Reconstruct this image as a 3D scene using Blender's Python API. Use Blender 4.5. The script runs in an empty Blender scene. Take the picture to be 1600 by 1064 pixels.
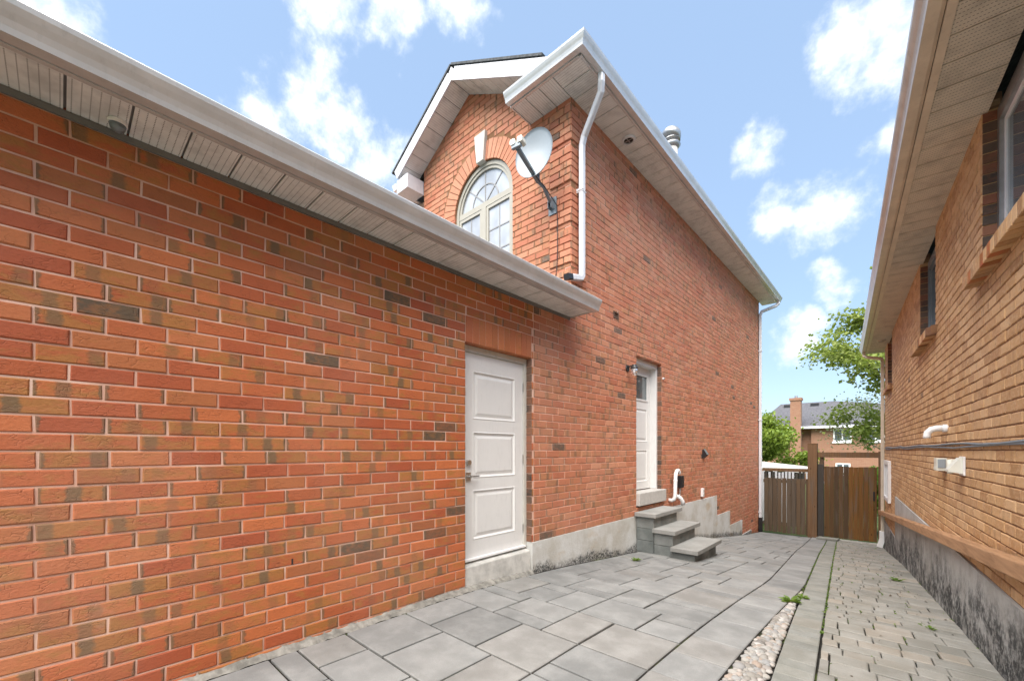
import bpy, math, random
from mathutils import Vector
R = random.Random(7)
scn = bpy.context.scene
col = scn.collection
H = 1.36                                   # camera height; z values below are given relative to the camera
rad = math.radians
# ------------------------------------------------------------------ camera
F_PX = 649.0
TH = math.atan(597 / F_PX)
cd = bpy.data.cameras.new('camera'); cam = bpy.data.objects.new('camera', cd); col.objects.link(cam)
cd.sensor_fit = 'HORIZONTAL'; cd.sensor_width = 36.0; cd.lens = F_PX / 1600 * 36.0
cd.shift_y = 171 / 1600; cd.clip_start = 0.05; cd.clip_end = 2000
cam.location = (0, 0, H); cam.rotation_euler = (rad(90), 0, TH)
scn.camera = cam
# ------------------------------------------------------------------ render look
scn.view_settings.view_transform = 'Standard'; scn.view_settings.look = 'None'
scn.view_settings.gamma = 1.0; scn.view_settings.use_curve_mapping = False
scn.view_settings.exposure = 2.3
SUN_EL, SUN_AZ = rad(60), rad(170)         # azimuth clockwise from +Y
# ------------------------------------------------------------------ world
CS, CC = math.sin(TH), math.cos(TH)
def pix(x, y):                             # direction in the world for a measured point of sky
    u = (x - 800) / F_PX
    return Vector((-CS + u * CC, CC + u * CS, (703 - y) / F_PX)).normalized()
w = bpy.data.worlds.new('World'); scn.world = w; w.use_nodes = True
wt = w.node_tree; wt.nodes.clear()
def wn(t, **k):
    n = wt.nodes.new(t)
    for a, b in k.items(): setattr(n, a, b)
    return n
def wmath(op, a, b=None, c=None, clamp=False):
    n = wn('ShaderNodeMath', operation=op, use_clamp=clamp)
    for i, v in enumerate((a, b, c)):
        if v is None: continue
        if isinstance(v, (int, float)): n.inputs[i].default_value = v
        else: wt.links.new(v, n.inputs[i])
    return n.outputs[0]
def wmix(f, a, b):
    n = wn('ShaderNodeMix', data_type='RGBA')
    for i, v in ((0, f), (6, a), (7, b)):
        if isinstance(v, (int, float)): n.inputs[i].default_value = v
        elif isinstance(v, tuple): n.inputs[i].default_value = v
        else: wt.links.new(v, n.inputs[i])
    return n.outputs[2]
sky = wn('ShaderNodeTexSky', sky_type='NISHITA', sun_disc=False, sun_elevation=SUN_EL, sun_rotation=SUN_AZ,
         altitude=150, air_density=1.0, dust_density=0.7, ozone_density=1.3)
tc = wn('ShaderNodeTexCoord')
nz = wn('ShaderNodeTexNoise'); nz.inputs['Scale'].default_value = 6.5; nz.inputs['Detail'].default_value = 3; nz.inputs['Roughness'].default_value = .55
wt.links.new(tc.outputs['Generated'], nz.inputs['Vector'])
sub = wn('ShaderNodeVectorMath', operation='SUBTRACT'); wt.links.new(nz.outputs['Color'], sub.inputs[0]); sub.inputs[1].default_value = (.5, .5, .5)
scl = wn('ShaderNodeVectorMath', operation='SCALE'); wt.links.new(sub.outputs[0], scl.inputs[0]); scl.inputs['Scale'].default_value = .13
wrp = wn('ShaderNodeVectorMath', operation='ADD'); wt.links.new(tc.outputs['Generated'], wrp.inputs[0]); wt.links.new(scl.outputs[0], wrp.inputs[1])
blobs = [(430, 165, .075), (490, 155, .085), (535, 200, .07), (600, 245, .085),
         (510, 12, .075), (620, 5, .09), (725, 15, .065), (90, 5, .07),
         (1315, 90, .07), (1375, 85, .08), (1405, 205, .06), (1192, 240, .055),
         (1225, 340, .065), (1290, 345, .08), (1300, 455, .05), (1240, 515, .055)]
bl = [(pix(x, y), r * .9) for x, y, r in blobs]
rs = random.Random(3)
while len(bl) < 25:                         # the same kind of cumulus over the rest of the sky
    a = rs.uniform(0, 2 * math.pi); e = rs.uniform(.25, 1.3)
    d = Vector((math.cos(a) * math.cos(e), math.sin(a) * math.cos(e), math.sin(e)))
    c = Vector((-CS, CC, .5)).normalized()
    if d.dot(c) > .55: continue
    bl.append((d, rs.uniform(.16, .28)))
fld = None
for c, r in bl:
    dn = wn('ShaderNodeVectorMath', operation='DISTANCE'); wt.links.new(wrp.outputs[0], dn.inputs[0]); dn.inputs[1].default_value = c
    v = wmath('MULTIPLY_ADD', dn.outputs['Value'], -1 / r, 1.0)
    fld = v if fld is None else wmath('MAXIMUM', fld, v)
nf = wn('ShaderNodeTexNoise'); nf.inputs['Scale'].default_value = 22; nf.inputs['Detail'].default_value = 5; nf.inputs['Roughness'].default_value = .6
wt.links.new(tc.outputs['Generated'], nf.inputs['Vector'])
edge = wmath('ADD', fld, wmath('MULTIPLY_ADD', nf.outputs['Fac'], 1.5, -.78))
mr = wn('ShaderNodeMapRange', interpolation_type='SMOOTHSTEP'); wt.links.new(edge, mr.inputs['Value'])
mr.inputs['From Min'].default_value = -.05; mr.inputs['From Max'].default_value = .85
mr2 = wn('ShaderNodeMapRange'); wt.links.new(nf.outputs['Fac'], mr2.inputs['Value']); mr2.inputs['From Min'].default_value = .36; mr2.inputs['From Max'].default_value = .66
ccol = wmix(mr2.outputs[0], (4.6, 5.2, 6.1, 1), (7.4, 7.5, 7.6, 1))
# thin high haze that whitens the blue a little, everywhere alike
skyc = wmix(.55, sky.outputs[0], (3.0, 4.2, 6.0, 1))
full = wmix(wmath('MULTIPLY', mr.outputs[0], .9), skyc, ccol)
bg = wn('ShaderNodeBackground'); bg.inputs['Strength'].default_value = .043
wt.links.new(full, bg.inputs['Color'])
wo = wn('ShaderNodeOutputWorld'); wt.links.new(bg.outputs[0], wo.inputs['Surface'])
# ------------------------------------------------------------------ sun (soft: thin cloud in front of it)
ld = bpy.data.lights.new('sun', 'SUN'); ld.energy = 2.4; ld.angle = rad(75); ld.color = (1, .94, .86)
sun = bpy.data.objects.new('sun', ld); col.objects.link(sun)
sd = Vector((math.sin(SUN_AZ) * math.cos(SUN_EL), math.cos(SUN_AZ) * math.cos(SUN_EL), math.sin(SUN_EL)))
sun.rotation_euler = sd.to_track_quat('Z', 'Y').to_euler()
sun.location = sd * 60
# ================================================================== helpers
W = {}                                     # world base of every thing (camera-relative z)
class MB:
    def __init__(s): s.v = []; s.f = []; s.uv = []; s.c = []
    def face(s, pts, uv=None, c=(.5, .5, .5, 1)):
        b = len(s.v); s.v += [tuple(p) for p in pts]; s.f.append(tuple(range(b, b + len(pts))))
        s.uv += uv if uv else [(0, 0)] * len(pts); s.c += [c] * len(pts)
    def poly(s, verts, faces, uvs=None, c=(.5, .5, .5, 1)):
        b = len(s.v); s.v += [tuple(p) for p in verts]
        for k, f in enumerate(faces):
            s.f.append(tuple(b + i for i in f)); s.uv += (uvs[k] if uvs else [(0, 0)] * len(f)); s.c += [c] * len(f)
    def hexa(s, p, c=(.5, .5, .5, 1)):      # p: 8 points, bottom 4 counter-clockwise then top 4
        s.poly(p, [(3, 2, 1, 0), (4, 5, 6, 7), (0, 1, 5, 4), (1, 2, 6, 5), (2, 3, 7, 6), (3, 0, 4, 7)], c=c)
    def box(s, x0, x1, y0, y1, z0, z1, c=(.5, .5, .5, 1)):
        s.hexa([(x0, y0, z0), (x1, y0, z0), (x1, y1, z0), (x0, y1, z0), (x0, y0, z1), (x1, y0, z1), (x1, y1, z1), (x0, y1, z1)], c)
    def build(s, name, mat, parent=None, loc=None, smooth=False, kind=None, bevel=0, label=None):
        root = parent
        base = W[parent.name] if parent else Vector(loc if loc else (0, 0, 0))
        me = bpy.data.meshes.new(name)
        bx, by, bz = base
        me.from_pydata([(x - bx, y - by, z - bz) for x, y, z in s.v], [], s.f)
        ul = me.uv_layers.new(name='UVMap'); ul.data.foreach_set('uv', [k for q in s.uv for k in q])
        ca = me.color_attributes.new('rnd', 'FLOAT_COLOR', 'CORNER'); ca.data.foreach_set('color', [k for q in s.c for k in q])
        if smooth: me.polygons.foreach_set('use_smooth', [True] * len(me.polygons))
        me.materials.append(mat); me.update()
        o = bpy.data.objects.new(name, me); col.objects.link(o)
        if parent: o.parent = parent
        else: o.location = (bx, by, bz + H)
        W[o.name] = base
        if kind: o['kind'] = kind
        if label: o['label'] = label
        if bevel:
            m = o.modifiers.new('bevel', 'BEVEL'); m.width = bevel; m.segments = 2; m.limit_method = 'ANGLE'; m.angle_limit = rad(40)
        return o
def thing(name, loc, label, cat, group=None):
    o = bpy.data.objects.new(name, None); col.objects.link(o); o.empty_display_size = .1
    o.location = (loc[0], loc[1], loc[2] + H); W[o.name] = Vector(loc); o['label'] = label; o['category'] = cat
    if group: o['group'] = group
    return o
def tag(o, label, cat, group=None):
    o['label'] = label; o['category'] = cat
    if group: o['group'] = group
    return o
def V(*a): return Vector(a)
def rc(): return (R.random(), R.random(), R.random(), R.random())
def frame_of(d):
    d = d.normalized(); a = V(0, 0, 1) if abs(d.z) < .95 else V(1, 0, 0)
    s = d.cross(a).normalized(); return s, s.cross(d).normalized()
def tube(mb, pts, rads, n=10, c=(.5, .5, .5, 1), cap=True):
    pts = [Vector(p) for p in pts]
    if isinstance(rads, (int, float)): rads = [rads] * len(pts)
    rings = []; ps = None
    for i, p in enumerate(pts):
        d = (pts[min(i + 1, len(pts) - 1)] - pts[max(i - 1, 0)])
        if ps is None: s, u = frame_of(d)
        else:
            dn = d.normalized(); s = (ps - dn * ps.dot(dn)).normalized(); u = s.cross(dn).normalized()
        ps = s
        rings.append([p + (s * math.cos(2 * math.pi * k / n) + u * math.sin(2 * math.pi * k / n)) * rads[i] for k in range(n)])
    vs = [q for r in rings for q in r]; fs = []
    for i in range(len(pts) - 1):
        for k in range(n):
            a, b = i * n + k, i * n + (k + 1) % n; fs.append((a, b, b + n, a + n))
    if cap: fs.append(tuple(reversed(range(n)))); fs.append(tuple(range((len(pts) - 1) * n, len(pts) * n)))
    mb.poly(vs, fs, c=c)
def sweep(mb, pts, prof, side, c=(.5, .5, .5, 1)):   # profile (a,b): a along 'side', b along side x direction; mitred
    pts = [Vector(p) for p in pts]; side = Vector(side).normalized(); n = len(prof); vs = []
    for i, p in enumerate(pts):
        d1 = (pts[i] - pts[i - 1]).normalized() if i else (pts[1] - pts[0]).normalized()
        d2 = (pts[i + 1] - pts[i]).normalized() if i < len(pts) - 1 else d1
        d = (d1 + d2).normalized(); k = 1 / max(.4, d.dot(d1))
        sd_ = (side - d * side.dot(d)).normalized(); o = sd_.cross(d).normalized()
        vs += [p + sd_ * a + o * b * k for a, b in prof]
    fs = []
    for i in range(len(pts) - 1):
        for k in range(n):
            a, b = i * n + k, i * n + (k + 1) % n; fs.append((a, b, b + n, a + n))
    fs.append(tuple(reversed(range(n)))); fs.append(tuple(range((len(pts) - 1) * n, len(pts) * n)))
    mb.poly(vs, fs, c=c)
def extr(mb, prof, p0, p1, out, up=(0, 0, 1), m0=0, m1=0):   # closed profile (out, up) from p0 to p1, m0/m1: mitre shift per unit out
    p0, p1, out, up = Vector(p0), Vector(p1), Vector(out), Vector(up); d = (p1 - p0).normalized(); n = len(prof)
    vs = [p0 + out * a + up * b + d * (a * m0) for a, b in prof] + [p1 + out * a + up * b + d * (a * m1) for a, b in prof]
    fs = [(k, (k + 1) % n, (k + 1) % n + n, k + n) for k in range(n)] + [tuple(reversed(range(n))), tuple(range(n, 2 * n))]
    mb.poly(vs, fs)
def rsub(rects, o):                        # rectangles (a0,a1,b0,b1) minus opening o
    out = []
    for a0, a1, b0, b1 in rects:
        if o[0] >= a1 or o[1] <= a0 or o[2] >= b1 or o[3] <= b0: out.append((a0, a1, b0, b1)); continue
        if o[0] > a0: out.append((a0, o[0], b0, b1))
        if o[1] < a1: out.append((o[1], a1, b0, b1))
        m0, m1 = max(a0, o[0]), min(a1, o[1])
        if o[2] > b0: out.append((m0, m1, b0, o[2]))
        if o[3] < b1: out.append((m0, m1, o[3], b1))
    return out
# ------------------------------------------------------------------ material helper
class N:
    def __init__(s, name):
        s.m = bpy.data.materials.new(name); s.m.use_nodes = True; s.t = s.m.node_tree; s.b = s.t.nodes['Principled BSDF']
    def n(s, t, ins=None, **k):
        x = s.t.nodes.new(t)
        for a, b in k.items(): setattr(x, a, b)
        for a, b in (ins or {}).items(): s.set(x.inputs[a], b)
        return x
    def set(s, sock, v):
        if hasattr(v, 'is_output') or isinstance(v, bpy.types.NodeSocket): s.t.links.new(v, sock)
        elif isinstance(v, tuple) and len(v) == 3 and sock.type == 'RGBA': sock.default_value = (*v, 1)
        else: sock.default_value = v
    def math(s, op, a, b=0.0, c=0.0, clamp=False):
        return s.n('ShaderNodeMath', {0: a, 1: b, 2: c}, operation=op, use_clamp=clamp).outputs[0]
    def mix(s, f, a, b, mode='MIX'):
        return s.n('ShaderNodeMix', {0: f, 6: a, 7: b}, data_type='RGBA', blend_type=mode).outputs[2]
    def noise(s, vec, scale, detail=4, rough=.55, dist=0.0):
        x = s.n('ShaderNodeTexNoise', {'Scale': scale, 'Detail': detail, 'Roughness': rough, 'Distortion': dist})
        if vec is not None: s.t.links.new(vec, x.inputs['Vector'])
        return x.outputs['Fac']
    def rng(s, v, a, b, c=0.0, d=1.0, smooth=True):
        return s.n('ShaderNodeMapRange', {'Value': v, 'From Min': a, 'From Max': b, 'To Min': c, 'To Max': d},
                   interpolation_type='SMOOTHSTEP' if smooth else 'LINEAR').outputs[0]
    def pos(s): return s.n('ShaderNodeNewGeometry').outputs['Position']
    def scale(s, v, k):
        return s.n('ShaderNodeVectorMath', {0: v, 1: k}, operation='MULTIPLY').outputs[0]
    def uv(s):
        u = s.n('ShaderNodeUVMap', uv_map='UVMap'); x = s.n('ShaderNodeSeparateXYZ', {0: u.outputs[0]}); return x.outputs[0], x.outputs[1]
    def rnd(s):
        a = s.n('ShaderNodeAttribute', attribute_name='rnd'); x = s.n('ShaderNodeSeparateColor', {0: a.outputs['Color']})
        return x.outputs[0], x.outputs[1], x.outputs[2], a.outputs['Alpha']
    def bump(s, h, strength=.3, dist=.01):
        b = s.n('ShaderNodeBump', {'Height': h, 'Strength': strength, 'Distance': dist}); s.t.links.new(b.outputs[0], s.b.inputs['Normal'])
    def out(s, c, rough=.8, spec=.5, metal=0.0):
        s.set(s.b.inputs['Base Color'], c); s.set(s.b.inputs['Roughness'], rough)
        s.b.inputs['Specular IOR Level'].default_value = spec; s.b.inputs['Metallic'].default_value = metal; return s.m
def ramp(m, fac, stops):
    r = m.n('ShaderNodeValToRGB', {0: fac}); e = r.color_ramp.elements
    while len(e) < len(stops): e.new(.5)
    for k, (p, c) in zip(e, stops): k.position = p; k.color = (*c, 1)
    return r.outputs[0]
def mat_brick(name, tones, ochre, ochre_amt, dark, dark_at, band, band_amt, crease, speck=0.0):
    m = N(name); p = m.pos(); r, g, b, a = m.rnd(); u, v = m.uv()
    c = ramp(m, r, tones)
    n1 = m.noise(m.scale(p, (9, 9, 22)), 1.0, 4, .6)
    n1s = m.math('ADD', n1, m.math('MULTIPLY_ADD', g, .34, -.17))
    c = m.mix(m.math('MULTIPLY', m.rng(n1s, .46, .72), ochre_amt), c, ochre)
    # darker kiln band across some bricks
    bw = m.math('ABSOLUTE', m.math('SUBTRACT', u, m.math('MULTIPLY_ADD', b, .9, .05)))
    nb = m.noise(m.scale(p, (28, 28, 40)), 1.0, 3)
    bm_ = m.math('MULTIPLY', m.rng(m.math('ADD', bw, m.math('MULTIPLY_ADD', nb, .16, -.08)), .075, .16, 1, 0), m.rng(g, .5, .95, 0, 1, False))
    c = m.mix(m.math('MULTIPLY', bm_, band_amt), c, band)
    # scorched ends and edges of a few
    e = m.math('MAXIMUM', m.math('ABSOLUTE', m.math('MULTIPLY_ADD', u, 2, -1)), m.math('ABSOLUTE', m.math('MULTIPLY_ADD', v, 1.7, -.85)))
    em = m.math('MULTIPLY', m.rng(m.math('ADD', e, m.math('MULTIPLY_ADD', nb, .3, -.15)), .88, .97), m.rng(a, .62, .75))
    c = m.mix(m.math('MULTIPLY', em, .75), c, band)
    c = m.mix(m.math('MULTIPLY', m.rng(r, dark_at, dark_at + .006), m.rng(nb, .3, .62, .55, 1)), c, dark)
    nsm = m.noise(p, 90, 3, .6); c = m.mix(m.rng(nsm, .3, .8, 0, .22), c, m.mix(.5, c, (.05, .03, .02)))
    if speck: c = m.mix(m.rng(m.noise(m.scale(p, (26, 26, 40)), 1.0, 2), .48, .62, 0, speck), c, (.62, .42, .25))
    c = m.mix(m.rng(m.noise(p, 2.6, 5, .7), .62, .82, 0, .28), c, (.62, .45, .36))
    # broad weathering
    c = m.mix(m.rng(m.noise(p, .9, 3), .4, .75, 0, .25), c, m.mix(.55, c, (.5, .36, .28)))
    vor = m.n('ShaderNodeTexVoronoi', {'Scale': 1.0, 'Vector': m.scale(p, (30, 30, 62))}, feature='DISTANCE_TO_EDGE').outputs['Distance']
    ck = m.math('MULTIPLY', m.math('SUBTRACT', 1.0, m.rng(vor, 0, .09)), m.rng(m.noise(p, 13, 1), .48, .62))
    c = m.mix(m.math('MULTIPLY', ck, .16), c, m.mix(.7, c, (.06, .03, .02)))
    hgt = m.math('ADD', m.math('MULTIPLY', ck, -.6), m.math('MULTIPLY', m.noise(m.scale(p, (45, 45, 75)), 1.0, 5, .7), 1.3))
    m.bump(hgt, crease, .006)
    return m.out(c, .72, .45)
def mat_plain(name, c, rough=.6, spec=.5, metal=0.0, var=.08, scale=6, bump=0.0, bscale=60, dirt=0.0):
    m = N(name); p = m.pos(); k = m.rng(m.noise(p, scale, 4, .6), .3, .7, 0, 1)
    cc = m.mix(k, tuple(x * (1 - var) for x in c), tuple(min(1, x * (1 + var)) for x in c))
    if dirt: cc = m.mix(m.rng(m.noise(m.scale(p, (9, 9, 2.5)), 3.0, 5, .7), .50, .78, 0, dirt), cc, tuple(x * .5 for x in c))
    if bump: m.bump(m.noise(p, bscale, 4, .6), bump, .004)
    return m.out(cc, rough, spec, metal)
M = {}
M['brick'] = mat_brick('red_clay_brick',
    [(0, (.38, .082, .03)), (.2, (.46, .112, .036)), (.4, (.53, .15, .047)), (.55, (.41, .098, .032)), (.75, (.51, .16, .056)), (.9, (.41, .13, .042)), (1, (.35, .108, .039))],
    (.37, .16, .036), .75, (.105, .07, .042), .984, (.135, .095, .05), .8, .55)
M['brick_house'] = mat_brick('faded_red_brick',
    [(0, (.43, .14, .075)), (.3, (.53, .195, .105)), (.6, (.47, .17, .09)), (.85, (.57, .245, .14)), (1, (.40, .16, .09))],
    (.42, .205, .09), .55, (.12, .085, .06), .985, (.19, .115, .065), .7, .5)
M['brick_tan'] = mat_brick('tan_clay_brick',
    [(0, (.42, .225, .095)), (.3, (.56, .325, .145)), (.55, (.63, .385, .185)), (.75, (.68, .44, .23)), (1, (.47, .245, .105))],
    (.48, .28, .115), .4, (.17, .12, .08), .985, (.36, .2, .1), .45, .4, .35)
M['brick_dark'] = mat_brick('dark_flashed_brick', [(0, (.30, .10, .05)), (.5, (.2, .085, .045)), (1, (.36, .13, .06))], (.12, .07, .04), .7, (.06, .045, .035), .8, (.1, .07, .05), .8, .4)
M['brick_far'] = None
m = N('pink_mortar'); p = m.pos()
M['mortar'] = m.out(m.mix(m.rng(m.noise(p, 5, 5), .35, .7), (.62, .37, .28), (.72, .50, .40)), .95, .2); m.bump(m.noise(p, 120, 3), .4, .003)
m = N('brown_mortar'); p = m.pos()
M['mortar_tan'] = m.out(m.mix(m.rng(m.noise(p, 5, 5), .35, .7), (.20, .105, .055), (.30, .16, .085)), .95, .2)
M['white'] = mat_plain('white_aluminium', (.70, .71, .74), .35, .5, var=.03, scale=3, dirt=.3)
M['fascia'] = mat_plain('white_fascia', (.62, .625, .66), .45, .5, var=.03, dirt=.35)
M['gutter'] = mat_plain('grey_white_gutter_metal', (.62, .63, .635), .25, .5, .3, .06, 5, dirt=.3)
M['gutter_tan'] = mat_plain('tan_gutter_metal', (.66, .59, .48), .3, .5, .25, .08, 5, dirt=.3)
def mat_soffit(name, c, hole):
    m = N(name); u, v = m.uv(); p = m.pos()
    du = m.math('ABSOLUTE', m.math('SUBTRACT', m.math('FRACT', m.math('MULTIPLY', u, 1 / .034)), .5))
    dv = m.math('ABSOLUTE', m.math('SUBTRACT', m.math('FRACT', m.math('MULTIPLY', v, 1 / .016)), .5))
    k = m.math('MULTIPLY', m.math('LESS_THAN', du, .07), m.math('LESS_THAN', dv, .28))
    cc = m.mix(m.rng(m.noise(p, 5, 5, .65), .42, .72), c, tuple(x * .72 for x in c))
    return m.out(m.mix(k, cc, hole), .5, .4)
M['soffit'] = mat_soffit('perforated_white_soffit', (.78, .78, .77), (.2, .195, .19))
M['soffit_tan'] = mat_soffit('perforated_tan_soffit', (.66, .59, .48), (.15, .125, .1))
M['shingle'] = mat_plain('asphalt_shingle', (.075, .08, .085), .9, .3, var=.35, scale=25, bump=.5)
M['shingle_far'] = mat_plain('grey_asphalt_shingle', (.085, .085, .095), .9, .3, var=.3, scale=9, bump=.3, bscale=20)
M['door'] = mat_plain('grey_white_door_paint', (.70, .695, .68), .42, .5, var=.015, dirt=.18)
M['frame'] = mat_plain('beige_grey_frame_paint', (.55, .53, .48), .5, .5, var=.05, dirt=.5)
M['vinyl'] = mat_plain('white_vinyl', (.80, .80, .80), .35, .5, var=.02)
M['almond'] = mat_plain('almond_window_vinyl', (.37, .35, .295), .4, .5, var=.04)
M['grille'] = mat_plain('grey_window_grille', (.27, .27, .27), .4, .5, var=.04)
M['metal'] = mat_plain('brushed_nickel', (.55, .53, .5), .28, .5, .95, .05)
M['black'] = mat_plain('black_plastic', (.018, .018, .02), .4, .5, var=.2)
M['dish'] = mat_plain('pale_grey_dish_enamel', (.27, .31, .34), .42, .5, var=.03)
M['arm'] = mat_plain('grey_painted_steel', (.2, .235, .26), .5, .5, .3, .1)
M['lnb'] = mat_plain('off_white_plastic', (.66, .66, .58), .5, .5, var=.05)
M['galv'] = mat_plain('galvanised_steel', (.42, .42, .42), .35, .5, .8, .12, 12)
M['keystone'] = mat_plain('pale_cast_stone', (.55, .54, .50), .85, .3, var=.06, bump=.15)
def mat_glass(name, base, rough=.03, spec=.8):
    m = N(name); p = m.pos()
    c = m.mix(m.rng(m.noise(m.scale(p, (1, 1, .6)), 3.0, 3), .35, .7), tuple(x * .7 for x in base), base)
    m.b.inputs['Coat Weight'].default_value = .6; m.b.inputs['Coat Roughness'].default_value = .02
    return m.out(c, rough, spec)
M['pane_white'] = mat_glass('glass_painted_sky_reflection', (.50, .53, .57), .06, 1.0)  # bright sky reflection painted into the pane's base colour
M['pane_dark'] = mat_glass('dark_window_glass', (.022, .034, .04), .04, 1.0)
M['pane_curtain'] = mat_glass('glass_over_grey_curtain', (.2, .26, .29), .06, 1.0)
M['pane_mid'] = mat_glass('glass_over_screen', (.09, .12, .13), .1, .9)
m = N('clear_lamp_glass'); m.b.inputs['Transmission Weight'].default_value = .85; M['lampglass'] = m.out((.9, .9, .92), .08, .5)
# concrete slabs: per-piece tone + cloudy tone + grain
def mat_paver(name, a, b, warm, amt, bump=.25):
    m = N(name); p = m.pos(); r, g, bb, al = m.rnd()
    c = m.mix(r, a, b); c = m.mix(m.math('MULTIPLY', m.rng(g, .6, 1.0), amt), c, warm)
    c = m.mix(m.rng(m.noise(p, 4, 5, .6), .35, .72, 0, .4), c, m.mix(.5, c, (.6, .6, .58)))
    c = m.mix(m.rng(m.noise(p, 1.1, 4, .6), .5, .75, 0, .5), c, m.mix(.5, c, (.10, .095, .085)))
    c = m.mix(m.rng(m.noise(p, 7, 5, .75), .6, .74, 0, .45), c, m.mix(.5, c, (.09, .085, .07)))
    c = m.mix(m.rng(m.noise(p, 140, 2, .7), .35, .75, 0, .35), c, m.mix(.6, c, (.1, .1, .1)))
    m.bump(m.noise(p, 85, 5, .7), bump, .004)
    return m.out(c, .88, .35)
M['slab'] = mat_paver('grey_concrete_slab', (.168, .172, .168), (.232, .236, .23), (.235, .224, .205), .6)
M['band'] = mat_paver('grey_green_paver', (.18, .185, .165), (.225, .228, .2), (.235, .22, .185), .6, .4)
M['cobble'] = mat_paver('worn_beige_paver', (.20, .195, .168), (.265, .255, .222), (.295, .26, .21), .9, .55)
M['block'] = mat_paver('grey_retaining_block', (.13, .145, .138), (.20, .212, .20), (.2, .2, .18), .4, .6)
M['tread'] = mat_paver('pale_step_slab', (.27, .268, .25), (.31, .306, .287), (.3, .29, .26), .3, .35)
m = N('joint_sand'); p = m.pos()
gk = m.rng(m.noise(p, 2.2, 5, .65), .52, .62)
M['joint'] = m.out(m.mix(gk, (.022, .02, .017), (.06, .08, .02)), .95, .2); m.bump(m.noise(p, 60, 4), .8, .01)
m = N('lawn_soil'); p = m.pos()
M['ground'] = m.out(m.mix(m.rng(m.noise(p, 1.5, 5, .6), .35, .65), (.045, .075, .02), (.10, .12, .04)), .95, .2); m.bump(m.noise(p, 25, 4), .6, .03)
m = N('parged_foundation'); p = m.pos(); u, v = m.uv()
base = m.mix(m.rng(m.noise(p, 2.2, 5, .65), .36, .66), (.62, .62, .60), (.48, .46, .41))
base = m.mix(m.rng(m.noise(m.scale(p, (1, 1, 2)), 1.6, 4), .55, .72, 0, .6), base, (.46, .34, .2))
nn = m.math('ADD', m.math('MULTIPLY', m.noise(p, 1.3, 3, .5), .55), m.math('MULTIPLY', m.noise(p, 9, 5, .7), .4))
st = m.rng(m.math('SUBTRACT', nn, m.math('MULTIPLY', v, 1.6)), .28, .44)
st = m.math('MULTIPLY', st, m.rng(m.noise(p, 38, 4, .7), .36, .6, .15, 1))
M['parge'] = m.out(m.mix(m.math('MULTIPLY', st, .93), base, (.025, .027, .026)), .9, .3); m.bump(m.noise(p, 30, 5, .6), .5, .012)
m = N('parged_foundation_stained'); p = m.pos(); u, v = m.uv()
base = m.mix(m.rng(m.noise(p, 2.0, 5, .65), .36, .66), (.46, .47, .46), (.36, .36, .34))
nn = m.math('ADD', m.math('MULTIPLY', m.noise(p, .8, 3, .5), .95), m.math('ADD', m.math('MULTIPLY', m.noise(m.scale(p, (1, 1, .7)), 5, 5, .7), .30), m.math('MULTIPLY', m.noise(p, 14, 5, .7), .22)))
st = m.rng(m.math('SUBTRACT', nn, m.math('MULTIPLY', v, .95)), .12, .52)
sc = m.math('MULTIPLY', m.rng(m.noise(p, 5, 5, .7), .36, .56, .3, 1), m.rng(m.noise(p, 24, 4, .7), .34, .54, .45, 1))
st = m.math('MULTIPLY', st, sc)
M['parge_dark'] = m.out(m.mix(m.math('MULTIPLY', st, .95), base, (.018, .021, .022)), .9, .3); m.bump(m.noise(p, 30, 5, .6), .5, .012)
M['concrete'] = mat_plain('whitish_concrete', (.50, .49, .46), .9, .3, var=.2, scale=7, bump=.5, bscale=45)
M['grout'] = mat_plain('crumbled_mortar', (.24, .23, .205), .95, .2, var=.3, scale=14, bump=.8, bscale=50)
M['sill'] = mat_plain('rough_limestone_sill', (.48, .46, .43), .9, .3, var=.08, scale=12, bump=.8, bscale=70)
def mat_wood(name, tones):
    m = N(name); p = m.pos(); r, g, b, a = m.rnd()
    c = ramp(m, r, tones)
    gr = m.noise(m.scale(p, (38, 38, 1.6)), 1.0, 5, .65, .4)
    c = m.mix(m.rng(gr, .35, .7, 0, .65), c, m.mix(.65, c, (.05, .03, .015)))
    kn = m.n('ShaderNodeTexVoronoi', {'Scale': 1.0, 'Vector': m.scale(p, (7, 7, 2.6))}).outputs['Distance']
    c = m.mix(m.rng(kn, .05, .11, .8, 0), c, (.05, .025, .012))
    c = m.mix(m.rng(m.noise(m.scale(p, (9, 9, 1.1)), 1.0, 4), .5, .72, 0, .55), c, (.13, .115, .095))
    m.bump(gr, .35, .006); return m.out(c, .82, .3)
M['gate_wood'] = mat_wood('cedar_board', [(0, (.085, .055, .032)), (.3, (.14, .072, .028)), (.6, (.215, .098, .025)), (.85, (.18, .085, .028)), (1, (.11, .07, .04))])
M['grey_wood'] = mat_wood('weathered_grey_board', [(0, (.105, .075, .05)), (.5, (.15, .10, .06)), (1, (.12, .095, .072))])
M['post_wood'] = mat_wood('brown_fence_post', [(0, (.19, .108, .056)), (1, (.215, .125, .066))])
M['dark_wood'] = mat_wood('dark_treated_post', [(0, (.045, .045, .045)), (1, (.07, .065, .06))])
M['rail_wood'] = N('brown_rail_board'); m = M['rail_wood']; p = m.pos()
gr = m.noise(m.scale(p, (30, 1.4, 30)), 1.0, 5, .6, .3)
M['rail_wood'] = m.out(m.mix(m.rng(gr, .35, .7), (.44, .255, .135), (.29, .16, .08)), .75, .35); m.bump(gr, .3, .005)
M['bark'] = mat_plain('bark', (.10, .08, .06), .95, .2, var=.4, scale=15, bump=.8)
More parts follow.
